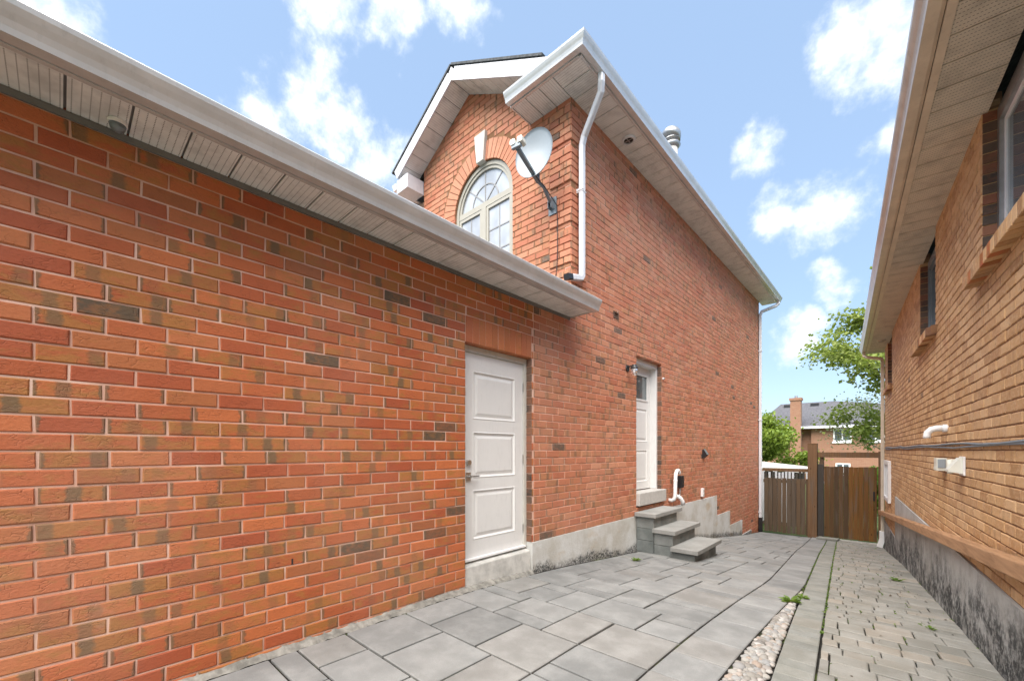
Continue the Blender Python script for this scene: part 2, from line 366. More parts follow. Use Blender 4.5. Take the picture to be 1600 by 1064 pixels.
def mat_leaf(name, a, b, trans=.45):
    m = N(name); r, g, bb, al = m.rnd(); c = m.mix(r, a, b)
    m.b.inputs['Roughness'].default_value = .55; m.set(m.b.inputs['Base Color'], c)
    tr = m.n('ShaderNodeBsdfTranslucent', {'Color': m.mix(.4, c, (.25, .32, .03))}); mx = m.n('ShaderNodeMixShader', {0: trans, 1: m.b.outputs[0], 2: tr.outputs[0]})
    o = [k for k in m.t.nodes if k.type == 'OUTPUT_MATERIAL'][0]; m.t.links.new(mx.outputs[0], o.inputs['Surface']); return m.m
M['leaf'] = mat_leaf('maple_leaf', (.12, .2, .02), (.27, .36, .05))
M['leaf2'] = mat_leaf('locust_leaf', (.14, .2, .03), (.30, .36, .08))
M['leaf3'] = mat_leaf('sparse_pale_leaf', (.10, .11, .06), (.17, .19, .10))
M['leaf4'] = mat_leaf('shrub_leaf', (.06, .14, .02), (.16, .3, .04))
M['weed'] = mat_leaf('weed_leaf', (.10, .20, .03), (.2, .3, .06))
m = N('river_pebble'); r, g, b, a = m.rnd(); p = m.pos()
pc = ramp(m, r, [(0, (.2, .185, .165)), (.3, (.36, .345, .315)), (.55, (.25, .26, .265)), (.72, (.32, .25, .2)), (.9, (.45, .44, .42)), (1, (.14, .13, .12))])
M['pebble'] = m.out(m.mix(m.rng(m.noise(p, 60, 3), .35, .7, 0, .3), pc, (.25, .23, .2)), .75, .4)
m = N('pink_brick_far'); p = m.pos()
bt = m.n('ShaderNodeTexBrick', {'Vector': m.n('ShaderNodeVectorMath', {0: p, 1: (1, 1, 1)}, operation='MULTIPLY').outputs[0], 'Color1': (.29, .145, .088, 1), 'Color2': (.25, .115, .07, 1), 'Mortar': (.29, .205, .15, 1), 'Scale': 1.0, 'Mortar Size': .008, 'Brick Width': .25, 'Row Height': .08})
rot = m.n('ShaderNodeMapping', {'Vector': p, 'Rotation': (rad(90), 0, 0)}); m.t.links.new(rot.outputs[0], bt.inputs['Vector'])
M['brick_far'] = m.out(m.mix(m.rng(m.noise(p, 3, 4), .35, .7, 0, .3), bt.outputs[0], (.30, .185, .125)), .9, .3)
# ================================================================== terrain
PR = [(-8, -1.40), (0, -1.36), (2.7, -1.345), (4, -1.415), (6, -1.59), (9.6, -1.93), (12.6, -2.30), (14.6, -2.5), (20, -2.75), (60, -3.2), (400, -3.4)]
def gz0(y):
    if y <= PR[0][0]: return PR[0][1]
    for (a0, b0), (a1, b1) in zip(PR, PR[1:]):
        if y <= a1: return b0 + (b1 - b0) * (y - a0) / (a1 - a0)
    return PR[-1][1]
def gz(y): return sum(gz0(y + k * .35) for k in (-1, 0, 1)) / 3
# ------------------------------------------------------------------ brick walls
D = 3.06; DW = .798; A4 = rad(4.015)
RN = V(math.cos(A4), math.sin(A4), 0); RD = V(-math.sin(A4), math.cos(A4), 0)
class Wall:                                # face plane: origin o, t along, 'into' the wall; z up
    def __init__(s, o, phi): s.o = Vector(o); s.phi = phi; s.t = V(math.cos(phi), math.sin(phi), 0); s.i = V(-math.sin(phi), math.cos(phi), 0)
    def P(s, a, d, z): return s.o + s.t * a + s.i * d + V(0, 0, z)
    def box(s, mb, a0, a1, d0, d1, z0, z1, c=(.5, .5, .5, 1)):
        mb.hexa([s.P(a0, d0, z0), s.P(a1, d0, z0), s.P(a1, d1, z0), s.P(a0, d1, z0), s.P(a0, d0, z1), s.P(a1, d0, z1), s.P(a1, d1, z1), s.P(a0, d1, z1)], c)
LW = Wall((-D, 0, 0), rad(90)); YF = 4.45
GW = Wall((0, YF, 0), 0.0)
RW = Wall(RN * DW, math.atan2(-RN.x, RN.y))     # a runs from far to near: a = -s
def brick_local(mb, l, h, dep, rr, x=0, z=0, y=0, c=None, wall=None, front=0.0):
    c = c or (rr.random() if rr.random() < .6 else rr.random() * .96, rr.random(), rr.random(), rr.random()); j = lambda k=.0018: rr.uniform(-k, k); b = .005
    q = lambda a, d, zz: (wall.P(a, d, zz) if wall else (a, d, zz))
    f = front + j(.0022); L, Hh = l / 2, h / 2; co = [(-1, -1), (1, -1), (1, 1), (-1, 1)]
    jj = [(j(), j()) for _ in co]
    back = [q(x + sx * L + jj[k][0], y + dep, z + sz * Hh + jj[k][1]) for k, (sx, sz) in enumerate(co)]
    mid = [q(x + sx * L + jj[k][0], y + f + b, z + sz * Hh + jj[k][1]) for k, (sx, sz) in enumerate(co)]
    fr = [q(x + sx * (L - b) + j(), y + f + j(.0008), z + sz * (Hh - b) + j()) for k, (sx, sz) in enumerate(co)]
    uc = [(0, 0), (1, 0), (1, 1), (0, 1)]
    fs = [(8, 9, 10, 11)]; us = [uc]
    for k in range(4):
        n = (k + 1) % 4; fs += [(4 + k, 4 + n, 8 + n, 8 + k), (k, n, 4 + n, 4 + k)]; us += [[uc[k], uc[n], uc[n], uc[k]]] * 2
    mb.poly(back + mid + fr, fs, us, c)
class Var: pass
def make_variants(l, h, dep, mat, seed, n=30):
    rr = random.Random(seed); out = []
    for k in range(n):
        mb = MB(); brick_local(mb, l, h, dep, rr)
        me = bpy.data.meshes.new('brick'); me.from_pydata(mb.v, [], mb.f)
        ul = me.uv_layers.new(name='UVMap'); ul.data.foreach_set('uv', [k for q in mb.uv for k in q])
        ca = me.color_attributes.new('rnd', 'FLOAT_COLOR', 'CORNER'); ca.data.foreach_set('color', [k for q in mb.c for k in q])
        me.materials.append(mat); out.append(me)
    return out
def in_view(p):
    dep = -CS * p.x + CC * p.y; rt = CC * p.x + CS * p.y
    if dep < .3: return None
    x, y = 800 + F_PX * rt / dep, 703 - F_PX * p.z / dep
    return (x, y, dep) if -40 < x < 1640 and -40 < y < 1104 else None
def lay(wall, a0, a1, z0, z1, pitch, course, openings, joint, seed, keep=None, ofs=0.0, zbase=0.0):
    rr = random.Random(seed); res = []
    k0 = math.floor((z0 - zbase) / course); k = k0
    while zbase + k * course < z1:
        za, zb = max(z0, zbase + k * course), min(z1, zbase + (k + 1) * course)
        off = ofs + (.5 * pitch if k % 2 else 0) + rr.uniform(-.012, .012)
        a = a0 - ((a0 - off) % pitch)
        while a < a1:
            ln = pitch
            rects = [(max(a, a0), min(a + ln, a1), za, zb)]; a += ln
            if rects[0][1] - rects[0][0] < .03: continue
            for o in openings: rects = rsub(rects, o)
            if len(rects) > 1: rects = [q for q in rects if q[1] - q[0] > .03 and q[3] - q[2] > .03]
            for q in rects:
                if q[3] - q[2] < .025 or q[1] - q[0] < .03: continue
                if keep:
                    q = keep(q)
                    if not q: continue
                full = abs((q[1] - q[0]) - pitch) < 1e-6 and abs((q[3] - q[2]) - course) < 1e-6
                res.append((q, full))
        k += 1
    return res
def put_bricks(wall, parent, bricks, variants, joint, pitch, course, mat, seed, limit, dep=.09, front=0.0, minpx=10):
    rr = random.Random(seed); cand = []
    for i, (q, full) in enumerate(bricks):
        if not full: continue
        p = wall.P((q[0] + q[1]) / 2, 0, (q[2] + q[3]) / 2); s = in_view(p)
        if s:
            pa, pb = in_view(wall.P(q[0], 0, q[2])), in_view(wall.P(q[1], 0, q[3]))
            if pa and pb: cand.append((abs(pa[0] - pb[0]) * F_PX * course / s[2], i))
    cand.sort(reverse=True); chosen = set(i for s, i in cand[:limit])
    root = W[parent.name]; mb = MB()
    for i, (q, full) in enumerate(bricks):
        if i in chosen:
            o = bpy.data.objects.new('brick', variants[rr.randrange(len(variants))]); col.objects.link(o); o.parent = parent
            p = wall.P((q[0] + q[1]) / 2, front + rr.uniform(-.0012, .0012), (q[2] + q[3]) / 2) - root
            o.location = p; o.rotation_euler = (rr.uniform(-.006, .006), rr.uniform(-.004, .004), wall.phi)
        else:
            brick_local(mb, q[1] - q[0] - joint, q[3] - q[2] - joint, dep, rr, (q[0] + q[1]) / 2, (q[2] + q[3]) / 2, 0, None, wall, front)
    if mb.v: mb.build('brickwork', mat, parent, kind='stuff')
# ================================================================== ground and paving
mb = MB()
ys = [-60, -30, -12] + [k * .5 for k in range(-16, 41)] + [22, 25, 30, 40, 60, 100, 200, 400]; xs = [-300, -100, -40, -20, -12, -6, -3.2, 0, 1, 4, 10, 20, 50, 120, 300]
for j in range(len(ys) - 1):
    for i in range(len(xs) - 1):
        mb.face([(xs[i], ys[j], gz(ys[j]) - .035), (xs[i + 1], ys[j], gz(ys[j]) - .035), (xs[i + 1], ys[j + 1], gz(ys[j + 1]) - .035), (xs[i], ys[j + 1], gz(ys[j + 1]) - .035)])
mb.build('ground', M['ground'], kind='structure')
def xr(y): return DW / RN.x - math.tan(A4) * y            # right wall face
def bandL(y): return -.537 - .0715 * (y - 2.82)
def bandR(y): return bandL(y) + .205
def outer(y): return min(-.762, bandL(y) - .012) if y > 5.6 else -.762
def inner(y): return outer(y) - .35
def prism(mb, pts, rr, th=.05, tilt=.0022, c=None, b=.006):
    """a paver: plan polygon pts (ccw), top follows the ground, chamfered rim"""
    n = len(pts); cx = sum(p[0] for p in pts) / n; cy = sum(p[1] for p in pts) / n
    tx, ty, t0 = rr.uniform(-tilt, tilt) * 2, rr.uniform(-tilt, tilt) * 2, rr.uniform(-tilt, tilt)
    zz = lambda x, y: gz(y) + t0 + tx * (x - cx) + ty * (y - cy)
    top = []; mid = []; bot = []
    for x, y in pts:
        d = V(cx - x, cy - y); l = max(d.length, .02); ix, iy = x + d[0] / l * b * 1.4, y + d[1] / l * b * 1.4
        top.append((ix, iy, zz(ix, iy))); mid.append((x, y, zz(x, y) - b * .8)); bot.append((x, y, zz(x, y) - th))
    fs = [tuple(range(2 * n, 3 * n))]
    for k in range(n):
        m_ = (k + 1) % n; fs += [(k, m_, n + m_, n + k), (n + k, n + m_, 2 * n + m_, 2 * n + k)]
    mb.poly(bot + mid + top, fs, c=c or (rr.random(), rr.random(), rr.random(), rr.random()))
def area_px(pts):
    q = [in_view(V(x, y, gz(y))) for x, y in pts]
    if any(k is None for k in q): return 0
    return abs(sum(q[i][0] * q[(i + 1) % len(q)][1] - q[(i + 1) % len(q)][0] * q[i][1] for i in range(len(q)))) / 2
def pave(name, mat, polys, parent, seed, limit=300, **k):
    rr = random.Random(seed); order = sorted(range(len(polys)), key=lambda i: -area_px(polys[i])); ch = set(order[:limit]); rest = MB()
    for i, p in enumerate(polys):
        if i in ch:
            mb = MB(); prism(mb, p, rr, **k); mb.build(name, mat, parent)
        else: prism(rest, p, rr, **k)
    if rest.v: rest.build(name + '_rows', mat, parent, kind='stuff')
def bed(name, x0f, x1f, y0, y1, off=-.018):
    mb = MB(); y = y0
    while y < y1 - 1e-6:
        yn = min(y + .4, y1)
        mb.face([(x0f(y), y, gz(y) + off), (x1f(y), y, gz(y) + off), (x1f(yn), yn, gz(yn) + off), (x0f(yn), yn, gz(yn) + off)]); y = yn
    return mb.build(name, M['joint'], kind='structure')
YE = 14.52
patio = bed('patio', lambda y: -D - .05, lambda y: outer(y) + .005, -3.0, YE)
path = bed('path', lambda y: outer(y) + .005, lambda y: xr(y) + .02, -3.0, YE)
# slabs: random three-size pattern on a grid
X0s = -2.985; NX = 11; U = (-1.112 - X0s) / NX; NY = int((YE + 3.0) / U)
polys = []
rr = random.Random(24)
def put(i, a, j, b): polys.append((X0s + i * U, X0s + (i + a) * U, -3.0 + j * U, -3.0 + (j + b) * U))
j = 0; lastcuts = set()
while j < NY:
    hgt = min(rr.choice((3, 3, 2)), NY - j)
    for _ in range(30):                       # widths of two or three units, joints broken against the row before
        ws = []
        while sum(ws) < NX: ws.append(rr.choice((2, 3, 3)))
        if sum(ws) != NX: continue
        cuts = {sum(ws[:k]) for k in range(1, len(ws))}
        if len(cuts & lastcuts) <= 1: break
    if sum(ws) != NX: ws = [3, 2, 3, 3]; cuts = {3, 5, 8}
    lastcuts = cuts; i = 0
    for wd in ws:
        q = rr.random()
        if hgt == 3 and q < .25: put(i, wd, j, 1); put(i, wd, j + 1, 2)
        elif hgt == 3 and q < .5: put(i, wd, j, 2); put(i, wd, j + 2, 1)
        elif hgt == 2 and q < .12: put(i, wd, j, 1); put(i, wd, j + 1, 1)
        else: put(i, wd, j, hgt)
        i += wd
    j += hgt
g = .0085; cut = []
for x0, x1, y0, y1 in polys:
    if -2.99 < x0 and x1 < -2.12 + .3 and y0 > 6.3 and y1 < 7.15 and x1 < -2.15: continue
    a0, a1 = min(x1 - g, inner(y0) - .007), min(x1 - g, inner(y1) - .007)
    if max(a0, a1) - x0 - g < .02: continue
    a0, a1 = max(a0, x0 + g + .003), max(a1, x0 + g + .003)
    cut.append([(x0 + g, y0 + g), (a0, y0 + g), (a1, y1 - g), (x0 + g, y1 - g)])
# edge slivers right of the grid up to the border
xg = X0s + NX * U; 
y = -3.0
while y < YE - .1:
    l = rr.choice((.36, .54, .18, .36)); yn = min(y + l, YE)
    if inner(y) - xg > .06 and inner(yn) - xg > .06: cut.append([(xg + g, y + g), (inner(y) - .006, y + g), (inner(yn) - .006, yn - g), (xg + g, yn - g)])
    y = yn
pave('paver', M['slab'], cut, patio, 5)
bord = []; y = -3.0
while y < YE - .05:
    l = rr.choice((.52, .17, .36, .18, .52, .36)); yn = min(y + l, YE)
    bord.append([(inner(y) + .006, y + .004), (outer(y) - .003, y + .004), (outer(yn) - .003, yn - .004), (inner(yn) + .006, yn - .004)]); y = yn
pave('border_paver', M['slab'], bord, patio, 6)
bnd = []; y = -3.0
while y < YE - .05:
    yn = min(y + rr.choice((.135, .14, .13, .275)), YE)
    bnd.append([(bandL(y) + .003, y + .002), (bandR(y) - .003, y + .002), (bandR(yn) - .003, yn - .002), (bandL(yn) + .003, yn - .002)]); y = yn
pave('edge_paver', M['band'], bnd, path, 8, b=.005)
cob = []; y = -3.0; k = 0
while y < YE - .05:
    yn = min(y + rr.choice((.125, .15, .17, .235)), YE); x = 0.0; fx = lambda t, yy: bandR(yy) + .008 + t
    wid = lambda yy: xr(yy) - bandR(yy) - .02
    first = True
    while True:
        s = rr.choice((.17, .2, .235, .15)) * (rr.uniform(.35, .8) if first else 1); first = False
        xe = x + s; last = xe > wid((y + yn) / 2) - .09
        if last: xe0, xe1 = wid(y), wid(yn)
        else: xe0 = xe1 = xe
        j = lambda q=.004: rr.uniform(-q, q); gg = .0035
        cob.append([(fx(x + gg, y) + j(), y + gg + j()), (fx(xe0 - gg, y) + j(), y + gg + j()), (fx(xe1 - gg, yn) + j(), yn - gg + j()), (fx(x + gg, yn) + j(), yn - gg + j())])
        if last: break
        x = xe
    y = yn
pave('cobble', M['cobble'], cob, path, 9, b=.007, tilt=.0045)
# pebbles in the wedge
def ico():
    t = (1 + 5 ** .5) / 2
    v = [Vector(p).normalized() for p in [(-1, t, 0), (1, t, 0), (-1, -t, 0), (1, -t, 0), (0, -1, t), (0, 1, t), (0, -1, -t), (0, 1, -t), (t, 0, -1), (t, 0, 1), (-t, 0, -1), (-t, 0, 1)]]
    f = [(0, 11, 5), (0, 5, 1), (0, 1, 7), (0, 7, 10), (0, 10, 11), (1, 5, 9), (5, 11, 4), (11, 10, 2), (10, 7, 6), (7, 1, 8), (3, 9, 4), (3, 4, 2), (3, 2, 6), (3, 6, 8), (3, 8, 9), (4, 9, 5), (2, 4, 11), (6, 2, 10), (8, 6, 7), (9, 8, 1)]
    return v, f
def sub1(v, f):
    v = list(v); mid = {}; nf = []
    def m_(a, b):
        k = (min(a, b), max(a, b))
        if k not in mid: v.append(((v[a] + v[b]) / 2).normalized()); mid[k] = len(v) - 1
        return mid[k]
    for a, b, c in f:
        x, y, z = m_(a, b), m_(b, c), m_(c, a); nf += [(a, x, z), (b, y, x), (c, z, y), (x, y, z)]
    return v, nf
I0 = ico(); I1 = sub1(*I0)
mb = MB(); rr = random.Random(11); y = .6
pts = []
tries = 0
while tries < 9000:
    tries += 1
    yy = rr.uniform(.4, 5.75); a, b = outer(yy) + .008, bandL(yy) - .006
    if b - a < .02: continue
    xx = rr.uniform(a, b); r_ = min(rr.uniform(.015, .034), (b - a) / 2)
    if xx - r_ < a - .004 or xx + r_ > b + .004: continue
    lay_ = 0
    if any((xx - p[0]) ** 2 + (yy - p[1]) ** 2 < (.62 * (r_ + p[2])) ** 2 for p in pts[-700:]): continue
    pts.append((xx, yy, r_))
for xx, yy, r_ in pts:
    rx, ry, rz = r_ * rr.uniform(.9, 1.35), r_ * rr.uniform(.9, 1.35), r_ * rr.uniform(.6, .85); an = rr.uniform(0, 6.28); cs, sn = math.cos(an), math.sin(an)
    vs = []
    for v in I1[0]:
        k = 1 + rr.uniform(-.05, .05); x, y2, z = v.x * rx * k, v.y * ry * k, v.z * rz * k
        vs.append((xx + x * cs - y2 * sn, yy + x * sn + y2 * cs, gz(yy) - .004 + rr.choice((0, 0, .012)) * 0 + z))
    mb.poly(vs, I1[1], c=(rr.random(), rr.random(), rr.random(), 1))
tag(mb.build('river_pebbles', M['pebble'], smooth=True, kind='stuff', loc=(-.7, 3, gz(3))), 'pale rounded river pebbles filling the wedge between grey slabs and old pavers', 'gravel')
# crumbled mortar along the foot of the garage wall
mb = MB(); y = -3.0; rr = random.Random(5)
prev = None
while y < 3.66:
    wd = .055 + rr.uniform(-.012, .014); hh = .006 + rr.uniform(-.004, .007)
    cur = [(-D - .02, y, gz(y) + hh + .02), (-D + wd * .5, y, gz(y) + hh), (-D + wd, y, gz(y) - .012)]
    if prev: mb.face([prev[0], prev[1], cur[1], cur[0]]); mb.face([prev[1], prev[2], cur[2], cur[1]])
    prev = cur; y += .035
mb.build('mortar_skirt', M['grout'], patio)

# ================================================================== the house with garage
house = thing('brick_house', (-D - 3, 4.0, -1.5), 'red brick two storey house with attached garage, arched gable window and white soffits', 'house')
CR = .0879; ZB = -1.06; PIT = .251; JT = .010
D1 = (2.666, 3.663, -1.6, 1.05); D2 = (6.30, 7.28, -.93, 1.525); VENT = (5.55, 5.70, 1.965, 2.06)
FND = [(3.663, 10.4, -1.06), (10.4, 11.45, -1.53), (11.45, 12.6, -1.90), (12.6, 13.6, -2.31)]
YB = 14.56
def wall_back(wall, rect, openings, name, mat, parent, d0=.007, dep=.10, more=None):
    mb = MB(); rs_ = [rect]
    for o in openings: rs_ = rsub(rs_, (o[0] - .006, o[1] + .006, o[2] - .006, o[3] + .006))
    for a0, a1, b0, b1 in rs_: wall.box(mb, a0, a1, d0, dep, b0, b1)
    if more: more(mb)
    return mb.build(name, mat, parent)
fo = [(a, b, -3.2, z) for a, b, z in FND]
# garage side wall
gw = wall_back(LW, (-3.0, 3.70, -1.75, 2.0), [D1], 'garage_wall', M['mortar'], house)
var = make_variants(PIT - JT, CR - JT, .09, M['brick'], 1, 150)
LINT = (2.666, 3.663, 1.05, 1.05 + 3 * CR)
br = lay(LW, -3.0, 3.70, -1.45, 1.95, PIT, CR, [D1, LINT] + fo, JT, 2, zbase=ZB, ofs=.04)
# side wall of the house
UPC = (3.5, YF, 1.95, 5.0)
hw = wall_back(LW, (3.70, YB, -2.9, 4.62), [D2, VENT, UPC], 'side_wall', M['mortar'], house)
br2 = lay(LW, 3.70, YB, -2.75, 4.58, PIT, CR, [D2, VENT, UPC, (2.6, 3.70, -2, 1.05)] + fo, JT, 3, zbase=ZB, ofs=.04)
put_bricks(LW, gw, br, var, JT, PIT, CR, M['brick'], 4, 260)
varh = make_variants(PIT - JT, CR - JT, .09, M['brick_house'], 2, 60)
put_bricks(LW, hw, br2, varh, JT, PIT, CR, M['brick_house'], 5, 40)
# soldier course over the garage door and header bricks above it
rr = random.Random(31)
y = 2.666; ns = 11; st_ = (3.663 - 2.666) / ns
for k in range(ns):
    mb = MB(); c = (rr.uniform(.6, .9), rr.uniform(.2, .45), rr.random(), .2)
    brick_local(mb, st_ - .004, 3 * CR - .008, .09, rr, y + (k + .5) * st_, 1.05 + 1.5 * CR, 0, c, LW); mb.build('lintel_brick', M['brick'], gw)
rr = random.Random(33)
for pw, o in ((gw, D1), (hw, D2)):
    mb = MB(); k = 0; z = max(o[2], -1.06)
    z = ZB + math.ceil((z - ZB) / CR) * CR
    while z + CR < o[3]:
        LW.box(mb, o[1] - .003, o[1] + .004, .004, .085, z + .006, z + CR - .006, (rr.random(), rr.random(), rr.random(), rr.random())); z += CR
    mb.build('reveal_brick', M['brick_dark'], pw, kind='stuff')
# weep holes
for yy, zz in ((.755, -.93), (1.085, -.755)):
    mb = MB(); LW.box(mb, yy - .006, yy + .006, .001, .03, zz - .035, zz + .035); mb.build('weep_hole', M['black'], gw)
# foundation
mb = MB()
for a, b, z in FND:
    n = int((b - a) / .3) + 1
    for k in range(n):
        p0, p1 = a + (b - a) * k / n, a + (b - a) * (k + 1) / n; X = -D + .012
        g0, g1 = gz(p0) - .1, gz(p1) - .1
        mb.face([(X, p0, g0), (X, p1, g1), (X, p1, z), (X, p0, z)], [(p0, 0 - .1), (p1, -.1), (p1, z - g1 - .1), (p0, z - g0 - .1)])
        mb.face([(X, p0, z), (X, p1, z), (X - .1, p1, z), (X - .1, p0, z)], [(p0, .6)] * 4)
    X = -D + .012; ge = gz(b) - .1
    mb.face([(X, b, ge), (X - .1, b, ge), (X - .1, b, z), (X, b, z)], [(b, .1), (b, .1), (b, z - ge), (b, z - ge)])
    ga = gz(a) - .1
    mb.face([(X - .1, a, ga), (X, a, ga), (X, a, z), (X - .1, a, z)], [(a, .1), (a, .1), (a, z - ga), (a, z - ga)])
mb.build('foundation', M['parge'], house)
# closing walls and roofs (out of sight, keep light out)
mb = MB(); mb.box(-11.2, -11.0, YF + .12, YB - .12, -2.9, 4.6); mb.box(-11.0, -D - .12, YB - .12, YB - .02, -2.9, 4.6); mb.box(-11.2, -6.3, YF + .12, YF + .22, -2.9, 4.6)
mb.box(-9.2, -9.0, -3.0, YF - .05, -1.9, 1.8); mb.box(-9.0, -D - .12, -3.0, -2.9, -1.9, 1.8)
mb.build('rear_walls', M['mortar'], house)
mb = MB()   # garage roof: slab rising from the eave
mb.hexa([(-2.69, -3.2, 1.80), (-2.69, YF - .01, 1.80), (-6.1, YF - .01, 3.50), (-6.1, -3.2, 3.50), (-2.69, -3.2, 1.85), (-2.69, YF - .01, 1.85), (-6.1, YF - .01, 3.55), (-6.1, -3.2, 3.55)])
mb.hexa([(-9.5, -3.2, 1.80), (-9.5, YF - .01, 1.80), (-6.11, YF - .01, 3.50), (-6.11, -3.2, 3.50), (-9.5, -3.2, 1.85), (-9.5, YF - .01, 1.85), (-6.11, YF - .01, 3.55), (-6.11, -3.2, 3.55)])
mb.build('garage_roof', M['shingle'], house)
# ---- gable front wall
XC, ZA, PT = -5.03, 5.71, .56
WX, WR, WS = -4.735, .645, 3.83          # arched window centre, radius, spring line
RO = .95
def arch_half(z, r):
    if z < WS: return WR if r < .8 else None
    d = z - WS
    return math.sqrt(max(0, r * r - d * d)) if d < r else None
GX0, GX1 = -6.264, -D
def gtop(x): return ZA - PT * abs(x - XC) + .06 if x < -3.78 else 4.60
def keep(q):
    zc = (q[2] + q[3]) / 2; xm = (q[0] + q[1]) / 2
    if zc > gtop(xm): return None
    if q[2] >= WS - .02:
        h = arch_half(q[2], RO)
        if h:
            l, r_ = WX - h - .004, WX + h + .004
            if q[1] <= l or q[0] >= r_: return q
            if q[0] < l and l - q[0] > .04: return (q[0], l, q[2], q[3])
            if q[1] > r_ and q[1] - r_ > .04: return (r_, q[1], q[2], q[3])
            return None
        return q
    return q
wo_ = (WX - WR, WX + WR, 2.3, WS)
mb = MB(); z = 1.7
while z < 5.75:
    zn = z + CR; zc = z + CR / 2
    xs_ = [(GX0, GX1)]
    half = (ZA - zc) / PT
    lo, hi = GX0, GX1
    if zc > 4.60: hi = min(hi, -3.78)
    lo, hi = max(lo, XC - half - .1), (min(hi, XC + half + .1) if zc > 4.6 else hi)
    if lo < hi:
        if 2.3 < zc < WS + .8:
            h = WR + .005 if zc < WS else math.sqrt(max(0, .80 ** 2 - (zc - WS) ** 2))
            segs = [(lo, WX - h), (WX + h, hi)]
        else: segs = [(lo, hi)]
        for a, b in segs: GW.box(mb, a, b, .0075, .10, z, zn)
    z = zn
gbl = mb.build('gable_wall', M['mortar_tan'], house)
gb = lay(GW, GX0, GX1 - .002, 1.75, 5.8, PIT, CR, [wo_], JT, 6, keep=keep, zbase=ZB, ofs=.1)
put_bricks(GW, gbl, gb, varh, JT, PIT, CR, M['brick_house'], 8, 0)
# quoin blocks of five proud courses
rr = random.Random(41); z = 1.85 ; zq = 4.44
k = 0
while zq - 5 * CR > 1.6:
    zt, zb = zq, zq - 5 * CR; mb = MB()
    for cidx in range(5):
        z0 = zb + cidx * CR; z1 = z0 + CR; half = cidx % 2
        cuts = [-3.40, -3.40 + (.17 if half else .24), -D + .012]
        for a, b in zip(cuts, cuts[1:]): brick_local(mb, b - a - JT * .8, CR - JT, .09, rr, (a + b) / 2, (z0 + z1) / 2, 0, None, GW, -.022)
        cy_ = [YF - .017, YF + (.24 if half else .16), YF + .34]
        for a, b in zip(cy_, cy_[1:]): brick_local(mb, b - a - JT * .8, CR - JT, .06, rr, (a + b) / 2, (z0 + z1) / 2, 0, None, LW, -.016)
    q = mb.build('quoin', M['brick_house'], gbl)
    zq -= 6 * CR
# arch bricks and keystone
na = 27; rr = random.Random(51)
for k in range(na):
    a0 = math.pi * k / na; a1 = math.pi * (k + 1) / na; am = (a0 + a1) / 2
    if abs(am - math.pi / 2) < .10: continue
    mb = MB(); e = .006; ri, ro = WR + .012, RO - .01 + rr.uniform(-.004, .004)
    pts_ = []
    for dd in (-.006 + rr.uniform(-.002, .002), .09):
        for r_, aa in ((ri, a0 + e / ri), (ro, a0 + e / ro), (ro, a1 - e / ro), (ri, a1 - e / ri)):
            pts_.append(GW.P(WX - r_ * math.cos(aa), dd, WS + r_ * math.sin(aa)))
    mb.poly(pts_, [(0, 1, 2, 3), (7, 6, 5, 4), (0, 4, 5, 1), (1, 5, 6, 2), (2, 6, 7, 3), (3, 7, 4, 0)],
            [[(0, 0), (1, 0), (1, 1), (0, 1)]] * 6, (rr.uniform(.6, .9), rr.uniform(.1, .55), rr.random(), rr.random() * .7))
    mb.build('arch_brick', M['brick_house'], gbl)
mb = MB(); mb.poly([GW.P(WX + a, d, z) for d in (-.05, .08) for a, z in ((-.075, WS + WR - .005), (.075, WS + WR - .005), (.125, WS + 1.08), (-.125, WS + 1.08))],
                   [(3, 2, 1, 0), (4, 5, 6, 7), (0, 1, 5, 4), (1, 2, 6, 5), (2, 3, 7, 6), (3, 0, 4, 7)])
mb.build('keystone', M['keystone'], gbl, bevel=.006)
# ring filler behind arch
mb = MB()
for k in range(40):
    a0, a1 = math.pi * k / 40, math.pi * (k + 1) / 40
    P_ = lambda r_, a, d: GW.P(WX - r_ * math.cos(a), d, WS + r_ * math.sin(a))
    mb.face([P_(WR + .006, a0, .012), P_(RO + .0, a0, .012), P_(RO + .0, a1, .012), P_(WR + .006, a1, .012)])
    mb.face([P_(WR + .006, a0, .012), P_(WR + .006, a1, .012), P_(WR + .006, a1, .10), P_(WR + .006, a0, .10)])
mb.build('arch_mortar', M['mortar_tan'], gbl)
# ---- arched window
mb = MB(); ZW0 = 2.34; dW = .055
def arc_frame(mb, r0, r1, d0, d1, n=36):
    for k in range(n):
        a0, a1 = math.pi * k / n, math.pi * (k + 1) / n
        q = lambda r_, a, d: GW.P(WX - r_ * math.cos(a), d, WS + r_ * math.sin(a))
        mb.poly([q(r0, a0, d0), q(r1, a0, d0), q(r1, a1, d0), q(r0, a1, d0), q(r0, a0, d1), q(r1, a0, d1), q(r1, a1, d1), q(r0, a1, d1)], [(0, 1, 2, 3), (0, 3, 7, 4), (1, 5, 6, 2)])
arc_frame(mb, WR - .055, WR + .004, .035, .10); arc_frame(mb, WR - .10, WR - .056, .052, .10)
GW.box(mb, WX - WR - .004, WX - WR + .055, .035, .10, ZW0, WS); GW.box(mb, WX + WR - .055, WX + WR + .004, .035, .10, ZW0, WS)
GW.box(mb, WX - WR + .056, WX + WR - .056, .045, .10, WS - .035, WS + .05)
GW.box(mb, WX - .05, WX + .05, .04, .10, ZW0, WS - .036)
awin = mb.build('arched_window', M['almond'], house)
